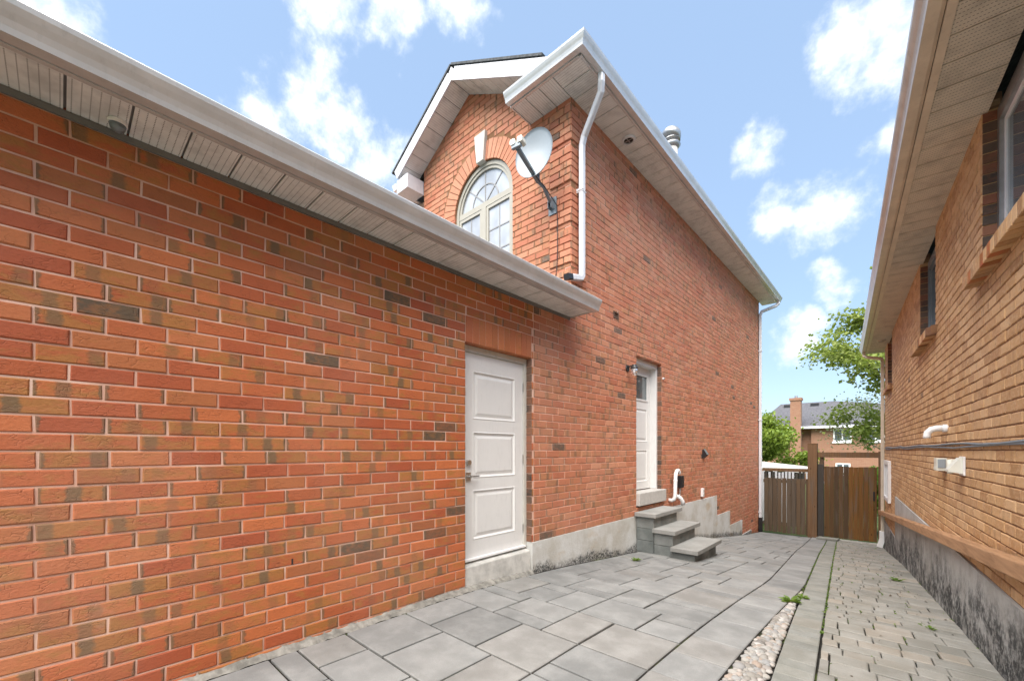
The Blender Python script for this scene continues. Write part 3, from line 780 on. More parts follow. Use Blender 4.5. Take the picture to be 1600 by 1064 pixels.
for sx in (-1, 1):
    mb = MB(); a0, a1 = (WX - WR + .057, WX - .051) if sx < 0 else (WX + .051, WX + WR - .057)
    for r_ in rsub([(a0, a1, ZW0, WS - .037)], (a0 + .045, a1 - .045, ZW0 + .05, WS - .085)): GW.box(mb, r_[0], r_[1], .05, .095, r_[2], r_[3])
    mb.build('sash', M['almond'], awin)
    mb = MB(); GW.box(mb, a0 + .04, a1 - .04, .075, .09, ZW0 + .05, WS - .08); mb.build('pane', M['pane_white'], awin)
    mb = MB(); xm = (a0 + a1) / 2; GW.box(mb, xm - .009, xm + .009, .068, .0745, ZW0 + .05, WS - .086)
    for k in range(1, 4):
        zz = ZW0 + .05 + (WS - .135 - ZW0) * k / 4; GW.box(mb, a0 + .046, xm - .0095, .068, .0745, zz - .009, zz + .009); GW.box(mb, xm + .0095, a1 - .046, .068, .0745, zz - .009, zz + .009)
    mb.build('muntin', M['grille'], awin)
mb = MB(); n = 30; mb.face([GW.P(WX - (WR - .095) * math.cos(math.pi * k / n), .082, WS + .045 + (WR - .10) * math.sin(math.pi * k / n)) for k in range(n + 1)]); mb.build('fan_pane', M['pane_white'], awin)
mb = MB()
for k in range(1, 4):
    a = math.pi * k / 4; dr = V(-math.cos(a), 0, math.sin(a)); p0 = GW.P(WX, .077, WS + .05) + dr * .02; p1 = GW.P(WX, .077, WS + .02) + dr * (WR - .10)
    sweep(mb, [p0, p1], [(-.004, -.009), (.004, -.009), (.004, .009), (-.004, .009)], (0, 1, 0))
sweep(mb, [GW.P(WX - .29 * math.cos(math.pi * k / 20), .0765, WS + .05 + .29 * math.sin(math.pi * k / 20)) for k in range(21)], [(-.004, -.009), (.004, -.009), (.004, .009), (-.004, .009)], (0, 1, 0))
mb.build('fan_muntin', M['grille'], awin)
# ---- eaves
GUT = [(0, .01), (.0, .118), (.012, .125), (.105, .125), (.122, .13), (.128, .122), (.124, .10), (.112, .075), (.098, .05), (.088, .025), (.082, 0), (.02, 0)]
def soffit_strip(parent, mat, bmat, P0, run, depth, length, wdt, name='soffit', up=V(0, 0, 1), gap=.011):
    """P0 corner at the wall; run = unit along the eave, depth = vector from wall to fascia"""
    mb = MB(); P0 = Vector(P0); run = Vector(run); depth = Vector(depth); e = P0 + run * length; u2 = up * .02
    mb.hexa([P0 + up * .012, e + up * .012, e + depth + up * .012, P0 + depth + up * .012, P0 + up * .03, e + up * .03, e + depth + up * .03, P0 + depth + up * .03])
    s = mb.build(name, bmat, parent); a = 0.0; dl = depth.length; n = max(1, round(length / wdt)); wdt = length / n
    for k in range(n):
        a = k * wdt; p, q = P0 + run * (a + gap / 2), P0 + run * (a + wdt - gap / 2); mb = MB(); t_ = up * .011
        dz = up * R.uniform(-.001, .001)
        vs = [p + dz, q + dz, q + depth + dz, p + depth + dz, p + t_, q + t_, q + depth + t_, p + depth + t_]
        us = [(0, 0), (wdt, 0), (wdt, dl), (0, dl)]
        mb.poly(vs, [(0, 1, 2, 3), (7, 6, 5, 4), (0, 4, 5, 1), (1, 5, 6, 2), (2, 6, 7, 3), (3, 7, 4, 0)], [us] + [[(.0, 0)] * 4] * 5)
        mb.build('soffit_panel', mat, s)
    return s
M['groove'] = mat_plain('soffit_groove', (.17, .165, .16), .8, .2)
# garage eave
SZ = 1.70
soffit_strip(house, M['soffit'], M['groove'], (-D - .0, -3.0, SZ), (0, 1, 0), (.30, 0, 0), 3.0 + YF - .03, .235)
mb = MB(); extr(mb, [(0, -.006), (.028, -.006), (.028, .115), (0, .115)], (-D + .302, -3.0, SZ), (-D + .302, YF - .03, SZ), (1, 0, 0)); mb.build('fascia', M['gutter'], house)
mb = MB(); extr(mb, GUT, (-D + .332, -3.0, SZ - .012), (-D + .332, YF - .01, SZ - .012), (1, 0, 0)); mb.build('gutter', M['gutter'], house)
mb = MB(); mb.box(-D + .0, -D + .335, YF - .028, YF - .01, SZ - .006, SZ + .12); mb.build('eave_end_cap', M['gutter'], house)
mb = MB(); mb.box(-D - .02, -D + .01, -3.0, YF - .03, SZ - .035, SZ - .003); mb.build('eave_shadow_strip', M['groove'], house)  # added dark strip, stands in for the shadow where soffit meets wall
# main eave
SM = 4.54; YG = 3.93; XG = -2.53
soffit_strip(house, M['soffit'], M['groove'], (-D, YF - .40, SM), (0, 1, 0), (.385, 0, 0), 14.98 - YF + .40, .235)
soffit_strip(house, M['soffit'], M['groove'], (-3.73, YF, SM), (1, 0, 0), (0, -.385, 0), .665, .22)
mb = MB(); extr(mb, [(0, -.008), (.03, -.008), (.03, .12), (0, .12)], (-D + .387, YF - .40, SM), (-D + .387, 14.98, SM), (1, 0, 0)); extr(mb, [(0, -.008), (.03, -.008), (.03, .12), (0, .12)], (-3.73, YF - .387, SM), (-D + .386, YF - .387, SM), (0, -1, 0)); mb.build('fascia', M['gutter'], house)
mb = MB(); extr(mb, GUT, (-D + .418, YF - .418, SM - .005), (-D + .418, 14.98, SM - .005), (1, 0, 0), m0=-1); extr(mb, GUT, (-3.75, YF - .418, SM - .005), (-D + .418, YF - .418, SM - .005), (0, -1, 0), m1=1); mb.build('gutter', M['gutter'], house)
mb = MB(); mb.box(-3.748, -3.731, YF - .41, YF, SM - .006, SM + .13); mb.build('eave_end_cap', M['gutter'], house)
# gable rakes
for sx in (-1, 1):
    L = 1.52 if sx < 0 else 1.78
    sl = V(sx, 0, -PT).normalized(); ln = L * math.sqrt(1 + PT * PT); up = V(PT * sx, 0, 1).normalized()
    soffit_strip(house, M['soffit'], M['groove'], (XC, YF, ZA), sl, (0, -.345, 0), ln, .235, up=up, name='rake_soffit')
    mb = MB(); o = V(XC, YF - .347, ZA)
    extr(mb, [(0, -.01), (.025, -.01), (.025, .175), (0, .175)], o, o + sl * ln, (0, -1, 0), up, m0=0); 
    # mitre the top of the fascia at the apex
    k = .175 * PT * 1.0
    mb.v = [tuple(v) for v in mb.v]
    mb.build('rake_fascia', M['fascia'], house)
    mb = MB(); p0 = V(XC, YF - .385, ZA) + up * .19; p1 = p0 + sl * (ln + .06); b = V(0, 4.6, 0)
    if sx > 0: p1 = p0 + sl * (ln - .1)
    p0 = V(XC, YF - .385, ZA + .19 * math.sqrt(1 + PT * PT))
    mb.hexa([p0, p0 + b, p1 + b, p1, p0 + up * .03, p0 + b + up * .03, p1 + b + up * .03, p1 + up * .03]); mb.build('gable_roof', M['shingle'], house)
mb = MB(); pk = ZA + .175 * math.sqrt(1 + PT * PT)
mb.poly([(XC, YF - .3722, ZA - .011), (XC + .09, YF - .3722, ZA + .09), (XC, YF - .3722, pk), (XC - .09, YF - .3722, ZA + .09), (XC, YF - .35, ZA - .011), (XC + .09, YF - .35, ZA + .09), (XC, YF - .35, pk), (XC - .09, YF - .35, ZA + .09)], [(0, 1, 2, 3), (0, 4, 5, 1), (1, 5, 6, 2), (2, 6, 7, 3), (3, 7, 4, 0)])
mb.build('fascia_apex', M['fascia'], house)
# eave return left of the gable
mb = MB(); mb.box(-6.60, -6.262, YF - .345, YF, 4.60, 4.845); mb.build('eave_return', M['fascia'], house, bevel=.004)
mb = MB(); extr(mb, GUT, (-6.602, YF - .36, 4.68), (-6.602, YF + 4, 4.68), (-1, 0, 0)); mb.build('gutter', M['gutter'], house)
mb = MB()   # main hip roof
hr = [(-2.52, YG + .03, 4.665), (-2.52, 15.0, 4.665), (-11.6, 15.0, 4.665), (-11.6, YF + .15, 4.665)]
rg0, rg1 = (-7.06, 8.6, 7.22), (-7.06, 10.4, 7.22)
mb.face([hr[0], hr[1], rg1, rg0]); mb.face([hr[1], hr[2], rg1]); mb.face([hr[2], hr[3], rg0, rg1])
mb.face([(-3.73, YG + .03, 4.665), hr[0], (-3.73, 5.12, 5.34)]); mb.face([(-3.73, YF + .15, 5.05), (-3.73, 5.12, 5.34), rg0, (-11.6, YF + .15, 5.05)])
mb.build('hip_roof', M['shingle'], house)
# ---- downspouts
DSP = [(-.036, -.03), (.036, -.03), (.036, .03), (-.036, .03)]
def rprof(a, b, r=.01): return [(-a + r, -b), (a - r, -b), (a, -b + r), (a, b - r), (a - r, b), (-a + r, b), (-a, b - r), (-a, -b + r)]
mb = MB(); sweep(mb, [(-2.60, 4.42, 4.54), (-2.60, 4.42, 4.44), (-2.63, 4.46, 4.36), (-2.95, 4.585, 4.05), (-2.985, 4.59, 3.95), (-2.985, 4.59, 2.27), (-2.985, 4.56, 2.22), (-2.985, 4.30, 2.16)], rprof(.037, .032), (0, 1, .001))
ds = mb.build('downspout', M['white'], house)
mb = MB(); sweep(mb, [(-2.985, 4.33, 2.165), (-2.985, 4.24, 2.145)], rprof(.042, .038), (1, 0, 0)); mb.build('downspout_outlet', M['black'], ds)
mb = MB(); mb.box(-3.065, -2.94, 4.545, 4.56, 3.36, 3.385); mb.box(-3.045, -2.948, 4.55, 4.634, 3.34, 3.352); mb.build('strap', M['white'], ds)
mb = MB(); sweep(mb, [(-2.60, 14.85, 4.54), (-2.60, 14.85, 4.47), (-2.66, 14.83, 4.41), (-2.97, 14.5, 4.22), (-3.005, 14.47, 4.12), (-3.005, 14.47, -2.06)], rprof(.045, .037), (0, 1, .001))
ds = mb.build('downspout', M['white'], house)
mb = MB(); sweep(mb, [(-3.0, 14.47, -2.05), (-3.0, 14.47, -2.50)], rprof(.058, .048), (0, 1, .001)); mb.build('drain_pipe', M['black'], ds)
mb = MB()
for zz in (3.0, .9, -1.9): mb.box(-3.05, -2.96, 14.41, 14.53, zz, zz + .03)
mb.build('strap', M['white'], ds)
# round soffit vents
def ring(mb, c, r0, r1, h, n=24, ax=(1, 0, 0), ay=(0, 1, 0), az=(0, 0, -1)):
    ax, ay, az, c = Vector(ax), Vector(ay), Vector(az), Vector(c)
    q = lambda r_, k, z: c + ax * r_ * math.cos(2 * math.pi * k / n) + ay * r_ * math.sin(2 * math.pi * k / n) + az * z
    for k in range(n):
        mb.poly([q(r0, k, 0), q(r1, k, 0), q(r1, k + 1, 0), q(r0, k + 1, 0), q(r0, k, h), q(r1 - .008, k, h), q(r1 - .008, k + 1, h), q(r0, k + 1, h)], [(4, 5, 6, 7), (0, 4, 7, 3), (1, 2, 6, 5)])
def disc(mb, c, r_, n=24, ax=(1, 0, 0), ay=(0, 1, 0)):
    ax, ay, c = Vector(ax), Vector(ay), Vector(c); mb.face([c + ax * r_ * math.cos(2 * math.pi * k / n) + ay * r_ * math.sin(2 * math.pi * k / n) for k in range(n)])
def soffit_vent(c, label, mat, r_=.085):
    t_ = thing('soffit_vent', c, label, 'vent')
    mb = MB(); ring(mb, c, r_ * .68, r_, .022); mb.build('rim', mat, t_)
    mb = MB(); disc(mb, Vector(c) + V(0, 0, -.004), r_ * .7); mb.build('mesh_screen', M['black'], t_)
    mb = MB(); mb.box(c[0] - r_ * .68, c[0] + r_ * .68, c[1] - .006, c[1] + .006, c[2] - .016, c[2] - .008); mb.box(c[0] - .006, c[0] + .006, c[1] - r_ * .68, c[1] + r_ * .68, c[2] - .02, c[2] - .0162); mb.build('grille_bar', M['galv'], t_)
soffit_vent((-2.86, 5.63, SM - .002), 'round white vent set in the high soffit beside the downspout', M['white'], .1)
# ---- doors
def panel(mb, wall, a0, a1, z0, z1, d, k=.03, h=.010):
    vs = [wall.P(a, d, z) for a, z in ((a0, z0), (a1, z0), (a1, z1), (a0, z1))] + [wall.P(a, d - h, z) for a, z in ((a0 + k, z0 + k), (a1 - k, z0 + k), (a1 - k, z1 - k), (a0 + k, z1 - k))]
    mb.poly(vs, [(4, 5, 6, 7), (0, 1, 5, 4), (1, 2, 6, 5), (2, 3, 7, 6), (3, 0, 4, 7)])
def door(wall, o, slab, d, panels, lite=None, jd=.08, label=None):
    """o opening (a0,a1,z0,z1); slab rect; d slab depth"""
    a0, a1, z0, z1 = o
    mb = MB(); fw = slab[0] - a0 - .006
    for r_ in rsub([(a0 + .002, a1 - .002, z0, z1 - .002)], (slab[0] - .004, slab[1] + .004, z0 - 1, slab[3] + .004)): wall.box(mb, r_[0], r_[1], jd, d + .06, r_[2], r_[3])
    fr = mb.build('door_frame', M['frame'] if not lite else M['door'], house)
    mb = MB()
    for r_ in rsub([(slab[0] - .02, slab[1] + .02, z0, slab[3] + .02)], (slab[0] + .004, slab[1] - .004, z0 - 1, slab[3] - .004)): wall.box(mb, r_[0], r_[1], d + .03, d + .055, r_[2], r_[3])
    mb.build('door_stop', M['frame'], fr)
    mb = MB(); rs_ = [slab]
    holes = panels + ([lite] if lite else [])
    for h in holes: rs_ = rsub(rs_, h)
    for r_ in rs_: wall.box(mb, r_[0], r_[1], d, d + .02, r_[2], r_[3])
    wall.box(mb, slab[0] + .001, slab[1] - .001, d + .0205, d + .045, slab[2] + .001, slab[3] - .001)
    dr = mb.build('door', M['door'], house)
    for h in panels:
        mb = MB()
        for k_, (i0, i1, d0_, d1_) in enumerate(((.0, .014, -.005, .012), )):
            vs = []
            for ins, dd in ((-.008, 0.0), (.002, -.005), (.018, .011), (.03, .011)):
                vs += [wall.P(a, d + dd, z) for a, z in ((h[0] + ins, h[2] + ins), (h[1] - ins, h[2] + ins), (h[1] - ins, h[3] - ins), (h[0] + ins, h[3] - ins))]
            fs = []
            for q in range(3):
                for k in range(4): fs.append((q * 4 + k, q * 4 + (k + 1) % 4, q * 4 + 4 + (k + 1) % 4, q * 4 + 4 + k))
            mb.poly(vs, fs)
        panel(mb, wall, h[0] + .03, h[1] - .03, h[2] + .03, h[3] - .03, d + .011, .03, .010); mb.build('door_panel', M['door'], dr)
    if lite:
        mb = MB(); wall.box(mb, lite[0], lite[1], d + .012, d + .02, lite[2], lite[3]); mb.build('glass_lite', M['pane_mid'], dr)
        mb = MB()
        for r_ in rsub([(lite[0] - .025, lite[1] + .025, lite[2] - .025, lite[3] + .025)], (lite[0] + .006, lite[1] - .006, lite[2] + .006, lite[3] - .006)): wall.box(mb, r_[0], r_[1], d - .012, d + .0115, r_[2], r_[3])
        mb.build('lite_frame', M['door'], dr, bevel=.004)
    return fr, dr
s1 = (2.712, 3.617, -1.09, .985)
pn = [(2.85, 3.48, .32, .80), (2.85, 3.48, -.28, .18), (2.85, 3.48, -.91, -.415)]
fr, dr = door(LW, (2.666, 3.663, -1.10, 1.05), s1, .10, pn)
mb = MB(); tube(mb, [LW.P(2.775, .10, -.125), LW.P(2.775, .068, -.125)], [.03, .026], 16); mb.build('deadbolt', M['metal'], dr)
mb = MB(); LW.box(mb, 2.745, 2.81, .09, .0995, -.31, -.225); tube(mb, [LW.P(2.775, .09, -.265), LW.P(2.775, .045, -.265)], .013, 12); tube(mb, [LW.P(2.77, .045, -.265), LW.P(2.88, .042, -.263)], [.011, .008], 10); mb.build('handle', M['metal'], dr)
for zz in (.72, -.1, -.9):
    mb = MB(); tube(mb, [LW.P(3.617, .095, zz - .05), LW.P(3.617, .095, zz + .05)], .008, 8); mb.build('hinge', M['metal'], dr)
mb = MB(); LW.box(mb, 2.70, 3.63, .06, .16, -1.112, -1.092); mb.build('threshold', M['vinyl'], fr)
mb = MB(); mb.hexa([(-D - .18, 2.668, -1.6), (-D + .0, 2.668, -1.6), (-D + .0, 3.66, -1.6), (-D - .18, 3.66, -1.6), (-D - .18, 2.668, -1.113), (-D - .02, 2.668, -1.15), (-D - .02, 3.66, -1.15), (-D - .18, 3.66, -1.113)]); mb.build('concrete_sill', M['concrete'], house, bevel=.012)
s2 = (6.35, 7.23, -.68, 1.44)
pn = [(6.47, 7.11, .15, .72), (6.47, 7.11, -.55, .0)]
fr2, dr2 = door(LW, (6.30, 7.28, -.69, 1.525), s2, .20, pn, (6.47, 7.11, .88, 1.30))
mb = MB(); LW.box(mb, 6.295, 7.36, -.055, .20, -.905, -.695); mb.build('stone_sill', M['sill'], house, bevel=.01)
mb = MB(); LW.box(mb, 6.302, 7.278, .02, .2, -1.2, -.908); mb.build('sill_recess', M['groove'], house)
# small wall vent
mb = MB()
for r_ in rsub([(VENT[0], VENT[1], VENT[2], VENT[3])], (VENT[0] + .015, VENT[1] - .015, VENT[2] + .012, VENT[3] - .012)): LW.box(mb, r_[0], r_[1], -.006, .04, r_[2], r_[3])
for k in range(3):
    z = VENT[2] + .022 + k * .021; LW.box(mb, VENT[0] + .016, VENT[1] - .016, .008, .014, z, z + .012)
mb.build('wall_vent', M['brick_dark'], house)
# ---- steps
steps = thing('garden_steps', (-2.6, 6.7, -1.62), 'three grey concrete slab steps on stacked blocks below the side door', 'steps')
rr = random.Random(61)
for x0, x1, z1, y0, y1 in ((-3.046, -2.70, -.99, 6.19, 7.29), (-2.755, -2.40, -1.215, 6.19, 7.30), (-2.445, -2.05, -1.44, 6.12, 7.23)):
    mb = MB(); mb.box(x0, x1, y0, y1, z1 - .062, z1, rc()); mb.build('tread', M['tread'], steps, bevel=.006)
def blocks(x0, x1, ztop, courses, cuts):
    z = ztop
    for ci, h in enumerate(courses):
        ys_ = cuts[ci % 2]
        for a, b in zip(ys_, ys_[1:]):
            mb = MB(); j = rr.uniform(0, .006); mb.box(x0 + .002, x1 - j, a + .003, b - .003, z - h + .003, z, rc()); mb.build('block', M['block'], steps, bevel=.009)
        z -= h
ca, cb = [6.25, 6.55, 6.88, 7.21], [6.25, 6.72, 7.21]
blocks(-3.045, -2.755, -1.0535, (.185, .19, .19, .15), (ca, cb)); blocks(-2.753, -2.455, -1.279, (.19, .2, .15), (ca, cb)); blocks(-2.453, -2.11, -1.5035, (.17, .13), ([6.19, 6.5, 6.83, 7.15], cb))
# ---- small things on the wall
t_ = thing('wall_lamp', (-D, 5.97, 1.2), 'black wall lantern with clear jar shade beside the side door', 'lamp')
mb = MB(); tube(mb, [(-D + .001, 5.97, 1.27), (-D + .02, 5.97, 1.27)], [.055, .05], 16); tube(mb, [(-D + .02, 5.97, 1.28), (-D + .07, 5.97, 1.30), (-D + .11, 5.97, 1.29)], .012, 8); tube(mb, [(-D + .12, 5.97, 1.31), (-D + .12, 5.97, 1.255)], [.035, .062], 16); mb.build('bracket', M['black'], t_)
mb = MB(); tube(mb, [(-D + .12, 5.97, 1.254), (-D + .12, 5.97, 1.20), (-D + .12, 5.97, 1.145)], [.052, .05, .032], 16); mb.build('glass_shade', M['lampglass'], t_, smooth=True)
mb = MB(); tube(mb, [(-D + .12, 5.97, 1.25), (-D + .12, 5.97, 1.225), (-D + .12, 5.97, 1.18), (-D + .12, 5.97, 1.165)], [.014, .026, .024, .008], 10); mb.build('bulb', M['vinyl'], t_, smooth=True)
t_ = thing('door_sensor', (-D, 7.33, 1.27), 'tiny white sensor on the brick jamb of the side door', 'sensor')
mb = MB(); tube(mb, [(-D - .004, 7.33, 1.28), (-D + .03, 7.33, 1.28)], [.018, .022], 12); mb.build('sensor_body', M['vinyl'], t_)
mb = MB(); tube(mb, [(-D + .03, 7.33, 1.28), (-D + .036, 7.33, 1.28)], .012, 10); mb.build('sensor_eye', M['black'], t_)
t_ = thing('solar_light', (-D, 9.45, -.1), 'small black wedge shaped solar light on the brick side wall', 'light')
mb = MB(); a, b = 9.40, 9.52; mb.poly([(-D + .002, a, .0), (-D + .002, b, .0), (-D + .002, b, -.18), (-D + .002, a, -.18), (-D + .03, a, .02), (-D + .03, b, .02), (-D + .10, b, -.10), (-D + .10, a, -.10), (-D + .03, a, -.17), (-D + .03, b, -.17)],
    [(0, 4, 5, 1), (4, 7, 6, 5), (7, 8, 9, 6), (8, 3, 2, 9), (0, 3, 8, 7, 4), (1, 5, 6, 9, 2)]); mb.build('lamp_body', M['black'], t_)
mb = MB(); mb.poly([(-D + .034, a + .005, .024), (-D + .034, b - .005, .024), (-D + .104, b - .005, -.096), (-D + .104, a + .005, -.096), (-D + .031, a + .005, .0215), (-D + .031, b - .005, .0215), (-D + .101, b - .005, -.0985), (-D + .101, a + .005, -.0985)], [(3, 2, 1, 0), (0, 1, 5, 4), (1, 2, 6, 5), (2, 3, 7, 6), (3, 0, 4, 7)]); mb.build('solar_panel', M['galv'], t_)
t_ = thing('outlet_box', (-D, 9.36, -1.0), 'white weatherproof outlet cover on brick just above the foundation', 'outlet')
mb = MB(); mb.box(-D + .001, -D + .05, 9.31, 9.41, -1.0, -.82); mb.build('outlet_cover', M['vinyl'], t_, bevel=.008)
mb = MB(); mb.box(-D + .0505, -D + .056, 9.335, 9.385, -.97, -.93); mb.box(-D + .0505, -D + .056, 9.335, 9.385, -.89, -.85); mb.build('socket_lid', M['frame'], t_)
t_ = thing('exhaust_pipe', (-D, 7.7, -.95), 'white plastic furnace exhaust pipe hooked against the brick by the steps', 'pipe')
mb = MB(); tube(mb, [(-D - .02, 7.62, -.92), (-D + .05, 7.62, -.925), (-D + .09, 7.625, -.90), (-D + .10, 7.64, -.84), (-D + .10, 7.66, -.50), (-D + .10, 7.68, -.43), (-D + .10, 7.73, -.385), (-D + .10, 7.79, -.38), (-D + .10, 7.83, -.41), (-D + .10, 7.84, -.45)], .034, 12); mb.build('tall_pipe', M['vinyl'], t_, smooth=True)
mb = MB(); tube(mb, [(-D - .02, 7.86, -.86), (-D + .06, 7.86, -.87), (-D + .11, 7.88, -.90), (-D + .13, 7.92, -.96), (-D + .135, 7.94, -1.03)], .036, 12); mb.build('elbow_pipe', M['vinyl'], t_, smooth=True)
mb = MB(); tube(mb, [(-D + .10, 7.655, -.57), (-D + .10, 7.6565, -.545)], .039, 12); mb.build('pipe_collar', M['vinyl'], t_)
t_ = thing('junction_box', (-D, 8.05, -.72), 'black disconnect box fixed to brick beside the white exhaust pipe', 'electrical box')
mb = MB(); mb.box(-D + .001, -D + .085, 7.99, 8.13, -.72, -.49); mb.build('box_body', M['black'], t_, bevel=.008)
mb = MB(); mb.box(-D + .0855, -D + .092, 8.005, 8.115, -.70, -.51); mb.build('box_cover', M['black'], t_, bevel=.003)
mb = MB(); tube(mb, [(-D + .04, 8.05, -.721), (-D + .04, 8.03, -.85), (-D + .03, 8.0, -.9)], .012, 8); mb.build('conduit', M['galv'], t_)
t_ = thing('camera_dome', (-2.94, .20, SZ - .06), 'small grey dome camera under the garage soffit', 'camera')
mb = MB(); tube(mb, [(-2.96, .20, SZ - .002), (-2.96, .20, SZ - .02)], .04, 16); mb.build('mount', M['vinyl'], t_)
mb = MB(); tube(mb, [(-2.96, .20, SZ - .02), (-2.96, .20, SZ - .04), (-2.96, .20, SZ - .055)], [.035, .03, .012], 14); mb.build('dome', M['arm'], t_, smooth=True)
# satellite dish
DP = V(-3.30, 4.0, 3.69); ax = V(.16, -.98, .06).normalized(); rt_ = ax.cross(V(0, 0, 1)).normalized(); upv = rt_.cross(ax).normalized()
dish = thing('satellite_dish', (-3.34, 4.36, 3.05), 'pale grey satellite dish on a bent arm at the house corner', 'satellite dish')
mb = MB(); nr, nn_ = 8, 32; vs = []; fs = []
for side in (0, 1):
    for i in range(nr + 1):
        for k in range(nn_):
            q = i / nr; a = 2 * math.pi * k / nn_; vs.append(DP + rt_ * .265 * q * math.cos(a) + upv * .31 * q * math.sin(a) + ax * (.075 * q * q - .05 - .008 * side))
for side in (0, 1):
    b0 = side * (nr + 1) * nn_
    for i in range(nr):
        for k in range(nn_):
            f_ = (b0 + i * nn_ + k, b0 + i * nn_ + (k + 1) % nn_, b0 + (i + 1) * nn_ + (k + 1) % nn_, b0 + (i + 1) * nn_ + k); fs.append(f_ if side else f_[::-1])
e0 = nr * nn_; e1 = (nr + 1) * nn_ + nr * nn_
for k in range(nn_): fs.append((e0 + k, e0 + (k + 1) % nn_, e1 + (k + 1) % nn_, e1 + k))
mb.poly(vs, fs); mb.build('reflector', M['dish'], dish, smooth=True)
bot = DP - upv * .29 - ax * .02; lnb = DP + ax * .40 - upv * .13
mb = MB(); sweep(mb, [bot - ax * .1, lnb - ax * .03 - upv * .06], rprof(.02, .025, .006), upv); mb.build('feed_arm', M['arm'], dish)
mb = MB()
for k in (-.055, .045):
    sweep(mb, [lnb + rt_ * k - ax * .05, lnb + rt_ * k + ax * .03], rprof(.034, .034, .012), rt_); tube(mb, [lnb + rt_ * k - ax * .05, lnb + rt_ * k - ax * .075], .03, 12)
mb.build('receiver', M['lnb'], dish)
mb = MB(); sweep(mb, [lnb - rt_ * .06 - upv * .045, lnb + rt_ * .06 - upv * .045], rprof(.02, .03, .005), ax); mb.build('receiver_bracket', M['arm'], dish)
mb = MB(); mt = V(-3.335, YF - .03, 3.24)
tube(mb, [bot - ax * .08 + upv * .12, bot - ax * .1, V(-3.30, 4.19, 3.36), V(-3.325, 4.33, 3.28), mt], .022, 12); mb.build('mast', M['arm'], dish, smooth=True)
mb = MB(); mb.box(-3.40, -3.27, YF - .034, YF - .024, 3.12, 3.34); mb.box(-3.365, -3.355, YF - .10, YF - .034, 3.18, 3.32); mb.box(-3.315, -3.305, YF - .10, YF - .034, 3.18, 3.32); mb.build('wall_bracket', M['arm'], dish)
mb = MB(); back = DP - ax * .105; sweep(mb, [back + upv * .06, back - upv * .14], rprof(.06, .03, .006), rt_); mb.build('reflector_bracket', M['arm'], dish)
mb = MB(); tube(mb, [lnb - ax * .05 - upv * .05, bot + V(.03, -.02, 0), V(-3.27, 4.2, 3.33), V(-3.25, YF - .05, 3.2), V(-3.255, YF - .03, 3.0), V(-3.25, YF - .032, 2.7), V(-3.26, YF - .034, 2.4), V(-3.30, YF - .03, 2.2), V(-3.33, YF - .03, 2.1)], .006, 6)
tag(mb.build('dish_cable', M['black'], loc=(-3.25, YF - .03, 2.1)), 'thin black cable hanging from the satellite dish down the brick corner', 'cable')
# flue on the roof
fx, fy = -3.22, 8.13
flue = thing('roof_flue', (fx, fy, 4.95), 'galvanised roof flue pipe with slanted hood behind the eave', 'flue')
mb = MB(); tube(mb, [(fx, fy, 4.9), (fx, fy, 6.02)], .115, 20); mb.build('pipe', M['frame'], flue, smooth=True)
mb = MB(); tube(mb, [(fx, fy, 5.90), (fx, fy, 5.96), (fx, fy, 6.0)], [.12, .17, .15], 20); tube(mb, [(fx, fy, 6.05), (fx, fy, 6.09)], [.165, .15], 20); mb.build('collar', M['galv'], flue, smooth=True)
mb = MB(); tl = V(.25, .35, .9).normalized(); c0 = V(fx, fy, 6.17); tube(mb, [c0 - tl * .09, c0 - tl * .02, c0 + tl * .05, c0 + tl * .10], [.17, .19, .17, .08], 20); mb.build('hood', M['galv'], flue, smooth=True)

# ================================================================== the neighbour's house on the right
nb = thing('brick_bungalow', (DW + 1.0, 5.0, -1.6), "tan brick neighbouring house with beige eave, brick window sills and stained foundation", 'house')
def S(s): return -s
NC = .0755; NP = .205; NZ = -.905
SE = 13.78
W1 = (2.7, 4.56, 1.345, 2.60); W2 = (6.55, 7.74, 1.385, 2.60); W3 = (11.85, 12.95, 1.40, 2.60)
op = [(-b, -a, c, d) for a, b, c, d in (W1, W2, W3)]
nw = wall_back(RW, (-SE, 3.0, -2.8, 2.60), op, 'side_wall', M['mortar_tan'], nb, d0=.006)
nfo = [(-11.0, 3.1, -3.0, NZ), (-SE - .1, -11.0, -3.0, -1.72)]
nbk = lay(RW, -SE, 3.0, -1.9, 2.56, NP, NC, op + nfo, JT, 15, zbase=NZ)
var2 = make_variants(NP - .009, NC - .009, .09, M['brick_tan'], 17, 50)
put_bricks(RW, nw, nbk, var2, .009, NP, NC, M['brick_tan'], 18, 300)
# dark flashed jamb bricks in the window reveals
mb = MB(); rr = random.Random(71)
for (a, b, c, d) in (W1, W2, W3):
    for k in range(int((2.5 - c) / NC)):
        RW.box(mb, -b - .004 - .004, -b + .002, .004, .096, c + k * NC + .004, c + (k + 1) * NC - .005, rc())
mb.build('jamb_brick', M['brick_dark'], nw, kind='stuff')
# foundation
mb = MB()
def fpan(a, b, z, d=-.014):
    n = int((b - a) / .35) + 1
    for k in range(n):
        s0, s1 = a + (b - a) * k / n, a + (b - a) * (k + 1) / n; y0, y1 = (RN * DW + RD * s0).y, (RN * DW + RD * s1).y
        g0, g1 = gz(y0) - .1, gz(y1) - .1
        mb.face([RW.P(-s1, d, g1), RW.P(-s0, d, g0), RW.P(-s0, d, z), RW.P(-s1, d, z)], [(s1, -.1), (s0, -.1), (s0, z - g0 - .1), (s1, z - g1 - .1)])
        mb.face([RW.P(-s1, d, z), RW.P(-s0, d, z), RW.P(-s0, .05, z), RW.P(-s1, .05, z)], [(s0, 1.0)] * 4)
    ye = (RN * DW + RD * b).y; g = gz(ye) - .1
    mb.face([RW.P(-b, d, g), RW.P(-b, d, z), RW.P(-b, .05, z), RW.P(-b, .05, g)], [(b, .3)] * 4)
